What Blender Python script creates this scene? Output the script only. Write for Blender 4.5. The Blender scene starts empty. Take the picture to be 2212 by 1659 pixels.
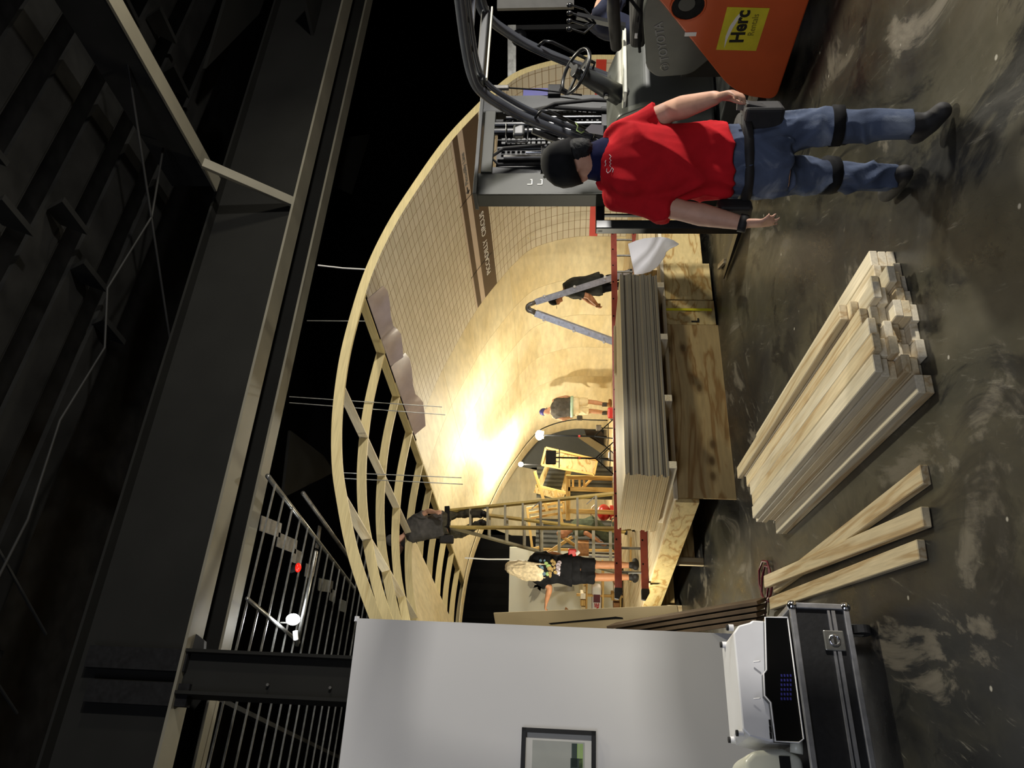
import bpy, bmesh, math, random
from mathutils import Vector, Matrix, noise
random.seed(7)
SC = bpy.context.scene
COL = SC.collection
V = Vector

# ------------------------------------------------------------------ camera
CH = 1.55                     # camera height
FPX = 1660.0                  # focal length in pixels of the 2212 wide frame
PITCH, ROLL = math.radians(4.44), 0.017
_f = V((0, math.cos(PITCH), math.sin(PITCH)))
_u0 = V((0, -math.sin(PITCH), math.cos(PITCH)))
_r0 = V((1, 0, 0))
CR = _r0 * math.cos(ROLL) + _u0 * math.sin(ROLL)      # right of the upright view
CU = _u0 * math.cos(ROLL) - _r0 * math.sin(ROLL)      # up of the upright view
cam_d = bpy.data.cameras.new('camera')
cam_d.sensor_width = 36.0
cam_d.lens = FPX / 2212 * 36.0
cam_d.clip_end = 200
cam = bpy.data.objects.new('camera', cam_d)
COL.objects.link(cam)
# the phone was held on its side: picture right is down, picture up is right
m = Matrix((( -CU.x, CR.x, -_f.x, 0), (-CU.y, CR.y, -_f.y, 0), (-CU.z, CR.z, -_f.z, CH), (0, 0, 0, 1)))
cam.matrix_world = m
SC.camera = cam

# ------------------------------------------------------------------ look
SC.view_settings.view_transform = 'Standard'
SC.view_settings.look = 'None'
SC.view_settings.gamma = 1.0
SC.view_settings.use_curve_mapping = False
SC.view_settings.exposure = 0.0
W = bpy.data.worlds.new('hall_air'); SC.world = W; W.use_nodes = True
W.node_tree.nodes['Background'].inputs[0].default_value = (0.5, 0.52, 0.6, 1)
W.node_tree.nodes['Background'].inputs[1].default_value = 0.0

def light(name, kind, loc, energy, color, size=1.0, target=None, sizey=None, blend=.5, angle=90):
    d = bpy.data.lights.new(name, kind); d.energy = energy; d.color = color
    if kind == 'AREA':
        d.size = size
        if sizey: d.shape = 'RECTANGLE'; d.size_y = sizey
    else:
        d.shadow_soft_size = size
    if kind == 'SPOT': d.spot_size = math.radians(angle); d.spot_blend = blend
    o = bpy.data.objects.new(name, d); COL.objects.link(o); o.location = loc
    if target is not None:
        o.rotation_euler = (V(target) - V(loc)).to_track_quat('-Z', 'Y').to_euler()
    return o
# soft room fill added behind the photographer, work flood to the right of the truck
light('room_fill_light', 'AREA', (-1.5, -4.5, 4.6), 210, (0.82, 0.86, 1.0), 6.0, (0.5, 6, 1.4), 3.0)  # added ambient fill, stands for no particular lamp or door
light('ceiling_work_flood', 'AREA', (6.2, 7.4, 4.8), 200, (1.0, 0.92, 0.74), 0.6, (-.5, 4.8, 0.5))
light('floor_fill_spot', 'SPOT', (3.0, 6.0, 6.6), 1450, (1.0, 0.94, 0.76), 0.22, (0.2, 4.6, 0.0), blend=.35, angle=54)  # extra spot added to brighten floor and lumber from above the view
light('side_work_flood', 'AREA', (7.5, 3.0, 1.70), 620, (1.0, 0.96, 0.9), 0.4, (-1.5, 5.6, 2.0))
light('stage_left_fill', 'POINT', (-3.3, 9.0, 1.3), 210, (1.0, 0.93, 0.74), 0.08)  # unseen lamp added to light the girder undersides and stage left

# ------------------------------------------------------------------ pixel and hall frames
TH = math.radians(32)
E1 = V((math.cos(TH), math.sin(TH), 0)); E2 = V((-math.sin(TH), math.cos(TH), 0)); Z = V((0, 0, 1))
def S(s, t, z=0.0): return E1 * s + E2 * t + Z * z
def ray(x, y): return _f * FPX + CR * ((1659 - y) - 829.5) - CU * (x - 1106)
def PD(x, y, D):
    d = ray(x, y); return V((0, 0, CH)) + d * (D / d.y)
def PZ(x, y, z):
    d = ray(x, y); return V((0, 0, CH)) + d * ((z - CH) / d.z)
def PP(x, y, p, n):
    d = ray(x, y); o = V((0, 0, CH)); return o + d * ((V(p) - o).dot(n) / d.dot(n))

# ------------------------------------------------------------------ materials
def lin(c):
    def g(v):
        v /= 255.0
        return v / 12.92 if v <= 0.04045 else ((v + 0.055) / 1.055) ** 2.4
    return (g(c[0]), g(c[1]), g(c[2]), 1)
MATS = {}
def nmat(name):
    m = bpy.data.materials.new(name); m.use_nodes = True
    nt = m.node_tree; b = nt.nodes['Principled BSDF']; MATS[name] = m
    return m, nt, b
def N(nt, t, **kw):
    n = nt.nodes.new(t)
    for k, v in kw.items():
        if k.startswith('i_'):
            n.inputs[k[2:].replace('_', ' ')].default_value = v
        else: setattr(n, k, v)
    return n
def ramp(nt, fac, stops):
    r = nt.nodes.new('ShaderNodeValToRGB'); e = r.color_ramp.elements
    e[0].position, e[0].color = stops[0]; e[1].position, e[1].color = stops[-1]
    for p, c in stops[1:-1]:
        x = e.new(p); x.color = c
    nt.links.new(fac, r.inputs[0]); return r
def mix(nt, fac, a, b, mode='MIX'):
    n = nt.nodes.new('ShaderNodeMix'); n.data_type = 'RGBA'; n.blend_type = mode
    if isinstance(fac, (int, float)): n.inputs[0].default_value = fac
    else: nt.links.new(fac, n.inputs[0])
    for i, v in ((6, a), (7, b)):
        if isinstance(v, tuple): n.inputs[i].default_value = v
        else: nt.links.new(v, n.inputs[i])
    return n.outputs[2]
def bump(nt, b, h, strength=.3, dist=.01):
    n = N(nt, 'ShaderNodeBump'); n.inputs['Strength'].default_value = strength; n.inputs['Distance'].default_value = dist
    nt.links.new(h, n.inputs['Height']); nt.links.new(n.outputs[0], b.inputs['Normal'])

def plain(name, rgb, rough=.6, metal=0., var=.12, scale=6., bmp=0., spec=.5, emit=None, es=0.):
    m, nt, b = nmat(name)
    c = lin(rgb)
    tc = N(nt, 'ShaderNodeTexCoord'); nz = N(nt, 'ShaderNodeTexNoise'); nz.inputs['Scale'].default_value = scale; nz.inputs['Detail'].default_value = 6
    nt.links.new(tc.outputs['Object'], nz.inputs['Vector'])
    d = tuple(v * (1 - var * 1.5) for v in c[:3]) + (1,); l = tuple(min(1, v * (1 + var)) for v in c[:3]) + (1,)
    r = ramp(nt, nz.outputs['Fac'], [(.3, d), (.7, l)])
    nt.links.new(r.outputs[0], b.inputs['Base Color'])
    b.inputs['Roughness'].default_value = rough; b.inputs['Metallic'].default_value = metal
    b.inputs['Specular IOR Level'].default_value = spec
    if bmp: bump(nt, b, nz.outputs['Fac'], bmp)
    if emit:
        b.inputs['Emission Color'].default_value = lin(emit); b.inputs['Emission Strength'].default_value = es
    return m

def wood(name, light_c, dark_c, ringscale=18., rough=.6, knots=False, stretch=(.5, 9, 9), var=.18, knotscale=(1.6, 6, 6)):
    """sawn wood, grain along the object's own x axis, a little different from board to board"""
    m, nt, b = nmat(name)
    tc = N(nt, 'ShaderNodeTexCoord'); oi = N(nt, 'ShaderNodeObjectInfo')
    mp = N(nt, 'ShaderNodeMapping'); mp.inputs['Scale'].default_value = stretch
    add = N(nt, 'ShaderNodeVectorMath', operation='ADD'); mul = N(nt, 'ShaderNodeVectorMath', operation='SCALE')
    comb = N(nt, 'ShaderNodeCombineXYZ')
    for i in range(3): nt.links.new(oi.outputs['Random'], comb.inputs[i])
    mul.inputs['Scale'].default_value = 37.0
    nt.links.new(comb.outputs[0], mul.inputs[0]); nt.links.new(tc.outputs['Object'], add.inputs[0]); nt.links.new(mul.outputs[0], add.inputs[1])
    nt.links.new(add.outputs[0], mp.inputs['Vector'])
    n1 = N(nt, 'ShaderNodeTexNoise'); n1.inputs['Scale'].default_value = 1.4; n1.inputs['Detail'].default_value = 4; n1.inputs['Distortion'].default_value = .6
    nt.links.new(mp.outputs[0], n1.inputs['Vector'])
    w = N(nt, 'ShaderNodeMath', operation='MULTIPLY'); w.inputs[1].default_value = ringscale
    nt.links.new(n1.outputs['Fac'], w.inputs[0])
    s = N(nt, 'ShaderNodeMath', operation='SINE'); nt.links.new(w.outputs[0], s.inputs[0])
    n2 = N(nt, 'ShaderNodeTexNoise'); n2.inputs['Scale'].default_value = 9; n2.inputs['Detail'].default_value = 8
    nt.links.new(mp.outputs[0], n2.inputs['Vector'])
    r = ramp(nt, s.outputs[0], [(.0, lin(light_c)), (.75, lin(tuple(int(a * .6 + c * .4) for a, c in zip(light_c, dark_c)))), (1., lin(dark_c))])
    r2 = ramp(nt, n2.outputs['Fac'], [(.3, (.78, .78, .78, 1)), (.7, (1, 1, 1, 1))])
    c = mix(nt, 1.0, r.outputs[0], r2.outputs[0], 'MULTIPLY')
    hv = N(nt, 'ShaderNodeMapRange'); hv.inputs['To Min'].default_value = 1 - var; hv.inputs['To Max'].default_value = 1 + var * .4
    nt.links.new(oi.outputs['Random'], hv.inputs['Value'])
    g = N(nt, 'ShaderNodeCombineColor')
    for i in range(3): nt.links.new(hv.outputs[0], g.inputs[i])
    c = mix(nt, 1.0, c, g.outputs[0], 'MULTIPLY')
    if knots:
        mk = N(nt, 'ShaderNodeMapping'); mk.inputs['Scale'].default_value = knotscale
        nt.links.new(add.outputs[0], mk.inputs['Vector'])
        vo = N(nt, 'ShaderNodeTexVoronoi', voronoi_dimensions='2D'); vo.inputs['Scale'].default_value = 1.0; vo.inputs['Randomness'].default_value = 1.0
        sx = N(nt, 'ShaderNodeSeparateXYZ'); cx = N(nt, 'ShaderNodeCombineXYZ'); nt.links.new(mk.outputs[0], sx.inputs[0])
        nt.links.new(sx.outputs[0], cx.inputs[0]); nt.links.new(sx.outputs[2], cx.inputs[1]); nt.links.new(cx.outputs[0], vo.inputs['Vector'])
        kr = ramp(nt, vo.outputs['Distance'], [(.0, (1, 1, 1, 1)), (.07, (.8, .8, .8, 1)), (.11, (.35, .35, .35, 1)), (.2, (0, 0, 0, 1))])
        c = mix(nt, kr.outputs[0], c, lin(tuple(int(v * .62) for v in dark_c)))
    nt.links.new(c, b.inputs['Base Color'])
    b.inputs['Roughness'].default_value = rough; b.inputs['Specular IOR Level'].default_value = .25
    bump(nt, b, n2.outputs['Fac'], .15, .003)
    return m

plain('black_paint', (46, 46, 47), .55, var=.25, scale=3)
plain('black_steel', (38, 38, 37), .6, spec=.2, var=.2, scale=2, bmp=.05)
plain('girder_face', (31, 31, 29), .75, var=.12, scale=1.2, spec=.12)
plain('flange_paint', (112, 108, 94), .6, var=.1, scale=2)
plain('curtain_black', (17, 17, 18), .9, var=.3, scale=2, spec=.1)
plain('galvanised', (150, 150, 145), .35, .8, var=.2, scale=15)
plain('aluminium', (185, 186, 190), .35, .75, var=.15, scale=20)
plain('chrome', (220, 222, 228), .15, 1., var=.05)
plain('dull_steel', (120, 118, 114), .45, .7, var=.25, scale=12)
plain('white_wall', (206, 205, 203), .85, var=.02, scale=.7, spec=.2)
plain('white_plastic', (222, 222, 224), .35, var=.03)
plain('cream_plastic', (205, 206, 192), .3, var=.04)
plain('gloss_black', (12, 12, 13), .12, var=.1)
plain('rubber_black', (22, 22, 23), .7, var=.3, scale=20)
plain('matte_black', (20, 20, 21), .85, var=.3, scale=20, spec=.2)
plain('case_black', (16, 16, 17), .6, var=.4, scale=40, bmp=.1)
plain('lamp_glass', (255, 240, 205), .3, emit=(255, 236, 196), es=60)
plain('lamp_white', (255, 255, 250), .3, emit=(250, 252, 255), es=22)
plain('beacon_red', (200, 30, 22), .3, emit=(255, 40, 24), es=.5)
plain('red_cloth', (186, 26, 34), .9, var=.1, scale=14, bmp=.15, spec=.15)
plain('navy_cloth', (26, 28, 58), .9, var=.2, scale=20, spec=.1)
plain('skin_fair', (205, 158, 132), .55, var=.08, scale=18, spec=.35)
plain('skin_tan', (186, 130, 92), .55, var=.08, scale=18, spec=.35)
plain('black_cloth', (26, 26, 28), .9, var=.3, scale=12, bmp=.1, spec=.15)
plain('grey_cloth', (82, 80, 78), .9, var=.2, scale=12, bmp=.1, spec=.15)
plain('khaki_cloth', (236, 226, 196), .9, var=.08, scale=12, spec=.15)
plain('mint_cloth', (176, 208, 196), .9, var=.1, scale=12, spec=.15)
plain('green_cloth', (74, 80, 62), .9, var=.25, scale=12, spec=.15)
plain('hair_dark', (13, 11, 10), .8, var=.5, scale=60, bmp=.4)
plain('hair_blond', (226, 206, 168), .5, var=.2, scale=25, bmp=.2)
plain('leather_tan', (150, 104, 58), .6, var=.2, scale=20)
plain('leather_black', (28, 26, 25), .72, var=.3, scale=20)
plain('orange_paint', (200, 84, 36), .45, var=.08, scale=3)
plain('truck_grey', (84, 86, 80), .4, var=.12, scale=5)
plain('truck_dark', (48, 50, 50), .4, var=.2, scale=6)
plain('truck_black', (26, 27, 29), .3, var=.2, scale=8)
plain('guard_tube', (84, 87, 94), .25, .4, var=.12, scale=6)
plain('mast_olive', (46, 48, 41), .5, .0, var=.12, scale=4)
plain('sticker_yellow', (214, 202, 42), .5, var=.08, scale=12)
plain('print_black', (14, 14, 14), .6, var=.1)
plain('print_white', (228, 226, 220), .6, var=.03)
plain('print_grey', (120, 122, 120), .5, var=.05)
plain('letter_olive', (120, 112, 30), .6, var=.05)
plain('fiberglass_red', (150, 66, 52), .45, var=.12, scale=10)
plain('fiberglass_yellow', (196, 170, 96), .5, var=.12, scale=10)
plain('paper_white', (214, 214, 222), .8, var=.03)
plain('tape_yellow', (228, 220, 40), .5, var=.05)
plain('cable_dark_red', (92, 20, 32), .5, var=.15)
plain('tool_red', (176, 34, 30), .35, var=.1)
plain('tool_blue', (44, 44, 120), .4, var=.1)
plain('board_brown', (98, 80, 60), .75, var=.18, scale=4)
plain('board_cream', (196, 176, 134), .7, var=.06, scale=2)
plain('laminate_grey', (172, 160, 166), .25, var=.06, scale=6)
plain('backdrop_white', (214, 214, 200), .85, var=.04, scale=1)
plain('drawing_grey', (160, 160, 152), .8, var=.08)
plain('brown_band', (80, 62, 46), .6, var=.05, scale=2)
plain('band_white', (200, 184, 168), .6, var=.03)
plain('red_band', (206, 52, 34), .6, var=.04)
plain('green_dark', (48, 62, 56), .6)
plain('green_light', (150, 178, 108), .6)
plain('mat_board', (206, 204, 196), .8, var=.02)
plain('picture_grey', (164, 166, 158), .8, var=.03)
plain('sheet_end', (196, 172, 122), .8, var=.1, scale=3)
plain('sheet_edge_grey', (126, 120, 106), .85, var=.04, scale=2)
plain('rung_tan', (150, 142, 116), .5, var=.1, scale=10)
plain('deck_grey', (88, 90, 88), .7, var=.2, scale=3)
wood('pine', (228, 210, 172), (200, 172, 128))
plain('tier_grey', (30, 30, 29), .85, var=.3, scale=2, spec=.08)
plain('sign_grey', (70, 70, 68), .7)
wood('pine_pale', (236, 224, 196), (216, 198, 162), ringscale=12)
wood('pine_yellow', (224, 186, 112), (190, 144, 76))
wood('rib_wood', (222, 204, 150), (190, 166, 108), ringscale=10)
wood('plywood', (214, 186, 130), (174, 136, 84), ringscale=34, knots=True, stretch=(.45, 3.2, 3.2), knotscale=(1.9, 1, 3.4))
wood('plywood_pale', (224, 200, 140), (188, 150, 88), ringscale=40, stretch=(1.0, 3, 3))
wood('skin_ply', (226, 214, 178), (216, 200, 158), ringscale=5, stretch=(.35, 1.2, 1.2), var=.05)
wood('sheet_top', (226, 210, 168), (214, 192, 144), ringscale=4, stretch=(.4, 1.5, 1.5), var=.04)

def floor_mat():
    m, nt, b = nmat('polished_concrete')
    tc = N(nt, 'ShaderNodeTexCoord')
    def nz(scale, sc=(1, 1, 1), rot=0., detail=10, rough=.6, dist=0., loc=(0, 0, 0)):
        mp = N(nt, 'ShaderNodeMapping'); mp.inputs['Rotation'].default_value = (0, 0, rot); mp.inputs['Scale'].default_value = sc; mp.inputs['Location'].default_value = loc
        nt.links.new(tc.outputs['Object'], mp.inputs['Vector'])
        a = N(nt, 'ShaderNodeTexNoise'); a.inputs['Scale'].default_value = scale; a.inputs['Detail'].default_value = detail; a.inputs['Roughness'].default_value = rough; a.inputs['Distortion'].default_value = dist
        nt.links.new(mp.outputs[0], a.inputs['Vector']); return a.outputs['Fac']
    big = nz(.55, (1, .6, 1), TH, 8, .6, .5)
    base = ramp(nt, big, [(.38, lin((22, 23, 26))), (.46, lin((40, 40, 38))), (.54, lin((62, 60, 50))), (.66, lin((86, 82, 69)))])
    med = nz(1.5, (1, .55, 1), .3, 12, .68, 1.2, (3, 1, 0))
    r2 = ramp(nt, med, [(.56, (0, 0, 0, 1)), (.60, (.55, .55, .55, 1)), (.68, (.9, .9, .9, 1))])
    c = mix(nt, r2.outputs[0], base.outputs[0], lin((112, 106, 94)))
    dk = nz(1.1, (1, .8, 1), -.4, 10, .7, 1.0, (7, 4, 0))
    r5 = ramp(nt, dk, [(.54, (0, 0, 0, 1)), (.60, (.85, .85, .85, 1))])
    c = mix(nt, r5.outputs[0], c, lin((20, 21, 23)))
    scr = nz(3.0, (8, .9, 1), .5, 12, .78)
    r3 = ramp(nt, scr, [(.60, (0, 0, 0, 1)), (.72, (.6, .6, .6, 1))])
    c = mix(nt, r3.outputs[0], c, lin((146, 142, 130)))
    scr2 = nz(3.0, (1.2, 9, 1), .9, 12, .8, 0, (5, 0, 0))
    r6 = ramp(nt, scr2, [(.63, (0, 0, 0, 1)), (.72, (.6, .6, .6, 1))])
    c = mix(nt, r6.outputs[0], c, lin((146, 142, 130)))
    spk = N(nt, 'ShaderNodeTexVoronoi'); spk.inputs['Scale'].default_value = 4.5; nt.links.new(tc.outputs['Object'], spk.inputs['Vector'])
    r7 = ramp(nt, spk.outputs['Distance'], [(.035, (.8, .8, .8, 1)), (.055, (0, 0, 0, 1))]); c = mix(nt, r7.outputs[0], c, lin((176, 172, 160)))
    nt.links.new(c, b.inputs['Base Color'])
    rr = ramp(nt, med, [(.35, (.22, .22, .22, 1)), (.7, (.55, .55, .55, 1))])
    nt.links.new(rr.outputs[0], b.inputs['Roughness'])
    b.inputs['Specular IOR Level'].default_value = .45
    bump(nt, b, med, .12, .004)
floor_mat()

def tile_mat():
    """square printed tiles; UV = metres along the tunnel and round the arch"""
    m, nt, b = nmat('printed_tile')
    uv = N(nt, 'ShaderNodeUVMap'); sp = N(nt, 'ShaderNodeSeparateXYZ'); nt.links.new(uv.outputs[0], sp.inputs[0])
    outs = []
    for ax, size, lw in (('X', .217, .009), ('Y', .108, .010)):
        mo = N(nt, 'ShaderNodeMath', operation='PINGPONG'); mo.inputs[1].default_value = size / 2
        nt.links.new(sp.outputs[ax], mo.inputs[0])
        lt = N(nt, 'ShaderNodeMath', operation='LESS_THAN'); lt.inputs[1].default_value = lw / 2
        nt.links.new(mo.outputs[0], lt.inputs[0]); outs.append(lt)
    mx = N(nt, 'ShaderNodeMath', operation='MAXIMUM'); nt.links.new(outs[0].outputs[0], mx.inputs[0]); nt.links.new(outs[1].outputs[0], mx.inputs[1])
    # tile tone
    sn = N(nt, 'ShaderNodeVectorMath', operation='SNAP'); sn.inputs[1].default_value = (.217, .108, 1)
    nt.links.new(uv.outputs[0], sn.inputs[0])
    wn = N(nt, 'ShaderNodeTexWhiteNoise', noise_dimensions='2D'); nt.links.new(sn.outputs[0], wn.inputs['Vector'])
    r = ramp(nt, wn.outputs['Value'], [(0, lin((206, 198, 176))), (1, lin((216, 208, 188)))])
    c = mix(nt, mx.outputs[0], r.outputs[0], lin((138, 116, 80)))
    nt.links.new(c, b.inputs['Base Color']); b.inputs['Roughness'].default_value = .6; b.inputs['Specular IOR Level'].default_value = .3
tile_mat()

# ------------------------------------------------------------------ mesh helpers
class MB:
    def __init__(s): s.v = []; s.f = []; s.uv = None; s.mi = []
    def add(s, vs, fs, mi=0):
        o = len(s.v); s.v += [V(p) for p in vs]; s.f += [tuple(i + o for i in f) for f in fs]; s.mi += [mi] * len(fs); return s
    def obox(s, c, ax, ay, az, mi=0):
        """box with centre c and three half-extent vectors"""
        c, ax, ay, az = V(c), V(ax), V(ay), V(az)
        vs = [c + ax * i + ay * j + az * k for k in (-1, 1) for j in (-1, 1) for i in (-1, 1)]
        return s.add(vs, [(0, 2, 3, 1), (4, 5, 7, 6), (0, 1, 5, 4), (2, 6, 7, 3), (0, 4, 6, 2), (1, 3, 7, 5)], mi)
    def box(s, a, b, mi=0):
        a, b = V(a), V(b); c = (a + b) / 2; h = (b - a) / 2
        return s.obox(c, (h.x, 0, 0), (0, h.y, 0), (0, 0, h.z), mi)
    def bar(s, p, q, w, t, up=(0, 0, 1), mi=0):
        """bar from p to q, w wide across, t thick along up"""
        p, q = V(p), V(q); d = (q - p); L = d.length; d.normalize()
        side = d.cross(V(up))
        if side.length < 1e-4: side = d.cross(V((1, 0, 0)))
        side.normalize(); u = side.cross(d).normalized()
        return s.obox((p + q) / 2, d * L / 2, side * w / 2, u * t / 2, mi)
    def tube(s, pts, r, n=10, cap=True, closed=False, mi=0):
        pts = [V(p) for p in pts]; rs = r if isinstance(r, (list, tuple)) else [r] * len(pts)
        m_ = len(pts); rings = []; prev = None
        for i, p in enumerate(pts):
            if closed: d = pts[(i + 1) % m_] - pts[i - 1]
            else: d = pts[min(i + 1, m_ - 1)] - pts[max(i - 1, 0)]
            d.normalize()
            if prev is None:
                a = d.cross(V((0, 0, 1)))
                if a.length < .1: a = d.cross(V((1, 0, 0)))
            else: a = prev - d * prev.dot(d)
            a.normalize(); prev = a; b = d.cross(a)
            rings.append([p + (a * math.cos(k * 2 * math.pi / n) + b * math.sin(k * 2 * math.pi / n)) * rs[i] for k in range(n)])
        vs = [v for g in rings for v in g]; fs = []
        for i in range(m_ if closed else m_ - 1):
            j = (i + 1) % m_
            for k in range(n):
                k2 = (k + 1) % n; fs.append((i * n + k, i * n + k2, j * n + k2, j * n + k))
        if cap and not closed:
            fs.append(tuple(range(n - 1, -1, -1))); fs.append(tuple((m_ - 1) * n + k for k in range(n)))
        return s.add(vs, fs, mi)
    def cyl(s, p, q, r, n=16, r2=None, mi=0):
        return s.tube([p, q], [r, r if r2 is None else r2], n, mi=mi)
    def prism(s, poly, o, ax, ay, az, mi=0):
        """polygon in the ax, ay plane swept from -az to +az"""
        o, ax, ay, az = V(o), V(ax), V(ay), V(az); n = len(poly)
        vs = [o + ax * a + ay * b - az for a, b in poly] + [o + ax * a + ay * b + az for a, b in poly]
        fs = [tuple(range(n - 1, -1, -1)), tuple(range(n, 2 * n))] + [(i, (i + 1) % n, n + (i + 1) % n, n + i) for i in range(n)]
        return s.add(vs, fs, mi)
    def sphere(s, c, r, n=14, sc=(1, 1, 1), mi=0):
        c = V(c); vs = [c + V((0, 0, r * sc[2]))]; m2 = n // 2
        for i in range(1, m2):
            a = math.pi * i / m2
            for k in range(n):
                b = 2 * math.pi * k / n; vs.append(c + V((r * sc[0] * math.sin(a) * math.cos(b), r * sc[1] * math.sin(a) * math.sin(b), r * sc[2] * math.cos(a))))
        vs.append(c - V((0, 0, r * sc[2]))); fs = []
        for k in range(n): fs.append((0, 1 + k, 1 + (k + 1) % n))
        for i in range(m2 - 2):
            for k in range(n):
                a = 1 + i * n + k; b = 1 + i * n + (k + 1) % n; fs.append((a, a + n, b + n, b))
        L = len(vs) - 1; base = 1 + (m2 - 2) * n
        for k in range(n): fs.append((base + k, L, base + (k + 1) % n))
        return s.add(vs, fs, mi)
    def build(s, name, mat, parent=None, smooth=False, bevel=0., origin=None, rot=None, label=None, seg=2):
        """link as one object. parent: a thing (its meshes are given in world space)."""
        vs = s.v
        if rot is not None:                      # rot: 3x3 whose columns are the object's own axes
            R3 = rot; base = V(origin) if origin is not None else sum(vs, V()) / len(vs)
        else:
            R3 = Matrix.Identity(3)
            if origin is not None: base = V(origin)
            elif parent is not None: base = parent['_o'] and V(parent['_o'])
            else:
                c = sum(vs, V()) / len(vs); base = V((c.x, c.y, min(v.z for v in vs)))
        Ri = R3.transposed()
        me = bpy.data.meshes.new(name)
        me.from_pydata([Ri @ (v - base) for v in vs], [], s.f)
        for mt in (mat if isinstance(mat, (list, tuple)) else [mat]): me.materials.append(MATS[mt])
        if any(s.mi): me.polygons.foreach_set('material_index', s.mi)
        if smooth:
            me.polygons.foreach_set('use_smooth', [True] * len(me.polygons))
        o = bpy.data.objects.new(name, me); COL.objects.link(o)
        if bevel > 0:
            bm = bmesh.new(); bm.from_mesh(me)
            bmesh.ops.remove_doubles(bm, verts=bm.verts, dist=1e-6)
            es = [e for e in bm.edges if len(e.link_faces) == 2 and e.calc_face_angle(0) > .6]
            bmesh.ops.bevel(bm, geom=es, offset=bevel, segments=seg, affect='EDGES', profile=.5, clamp_overlap=True)
            bm.to_mesh(me); bm.free()
        mw = R3.to_4x4(); mw.translation = base
        if parent is not None:
            o.parent = parent
            pm = parent['_m'] if '_m' in parent else None
            pw = Matrix([parent['_m'][i * 4:i * 4 + 4] for i in range(4)])
            o.matrix_basis = pw.inverted() @ mw
        else:
            o.matrix_basis = mw
        o['_o'] = list(base); o['_m'] = [mw[i][j] for i in range(4) for j in range(4)]
        if label: o['label'] = label
        return o
ALLT = []
def tag(o, label, cat, group=None, kind=None):
    o['label'] = label; o['category'] = cat
    if group: o['group'] = group
    if kind: o['kind'] = kind
    return o
def structure(o): o['kind'] = 'structure'; return o
def thing(name, loc, label, cat, group=None):
    o = bpy.data.objects.new(name, None); COL.objects.link(o); o.location = loc; o.empty_display_size = .2
    o['_o'] = list(V(loc)); mw = Matrix.Translation(V(loc)); o['_m'] = [mw[i][j] for i in range(4) for j in range(4)]
    return tag(o, label, cat, group)
def frame3(x, up=(0, 0, 1)):
    x = V(x).normalized(); y = V(up).cross(x)
    if y.length < 1e-4: y = V((1, 0, 0)).cross(x)
    y.normalize(); z = x.cross(y)
    return Matrix((x, y, z)).transposed()
def board(name, p, q, w, t, mat, parent=None, up=(0, 0, 1), bevel=.003, label=None):
    """board from p to q with its own x axis along the grain; w across, t thick along up"""
    p, q = V(p), V(q); d = (q - p).normalized(); side = V(up).cross(d).normalized()
    R3 = Matrix((d, side, d.cross(side))).transposed()
    return MB().bar(p, q, w, t, up).build(name, mat, parent, bevel=bevel, origin=(p + q) / 2, rot=R3, label=label, seg=1)
def text_mesh(name, body, size, mat, o, ax, ay, parent=None, depth=.0015, bold=0., space=1.0, warp=None, align='LEFT', label=None):
    """lettering: origin o, reading along ax, up along ay"""
    cu = bpy.data.curves.new(name, 'FONT'); cu.body = body; cu.size = size; cu.extrude = depth; cu.offset = bold; cu.space_character = space; cu.align_x = align
    cu.resolution_u = 3
    ob = bpy.data.objects.new('tmp_text', cu); COL.objects.link(ob)
    dg = bpy.context.evaluated_depsgraph_get(); me = bpy.data.meshes.new_from_object(ob.evaluated_get(dg))
    o, ax, ay = V(o), V(ax).normalized(), V(ay).normalized(); az = ax.cross(ay)
    mb = MB()
    vs = []
    for v in me.vertices:
        c = v.co
        vs.append(warp(c.x, c.y, c.z) if warp else o + ax * c.x + ay * c.y + az * c.z)
    mb.add(vs, [tuple(p.vertices) for p in me.polygons])
    bpy.data.objects.remove(ob); bpy.data.curves.remove(cu)
    return mb.build(name, mat, parent, label=label)
# ------------------------------------------------------------------ the hall itself
structure(MB().box((-16, -8, -.2), (16, 34, 0)).build('floor', 'polished_concrete'))
structure(MB().box((-16, -8.2, 0), (16, -8, 12)).build('wall_back', 'black_paint'))
structure(MB().box((-16.2, -8, 0), (-16, 34, 12)).build('wall_left', 'curtain_black'))
structure(MB().box((16, -8, 0), (16.2, 34, 12)).build('wall_right', 'curtain_black'))
structure(MB().box((-16, 34, 0), (16, 34.2, 12)).build('wall_front', 'curtain_black'))
structure(MB().box((-16, -8, 12), (16, 34, 12.2)).build('ceiling', 'black_paint'))

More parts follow.
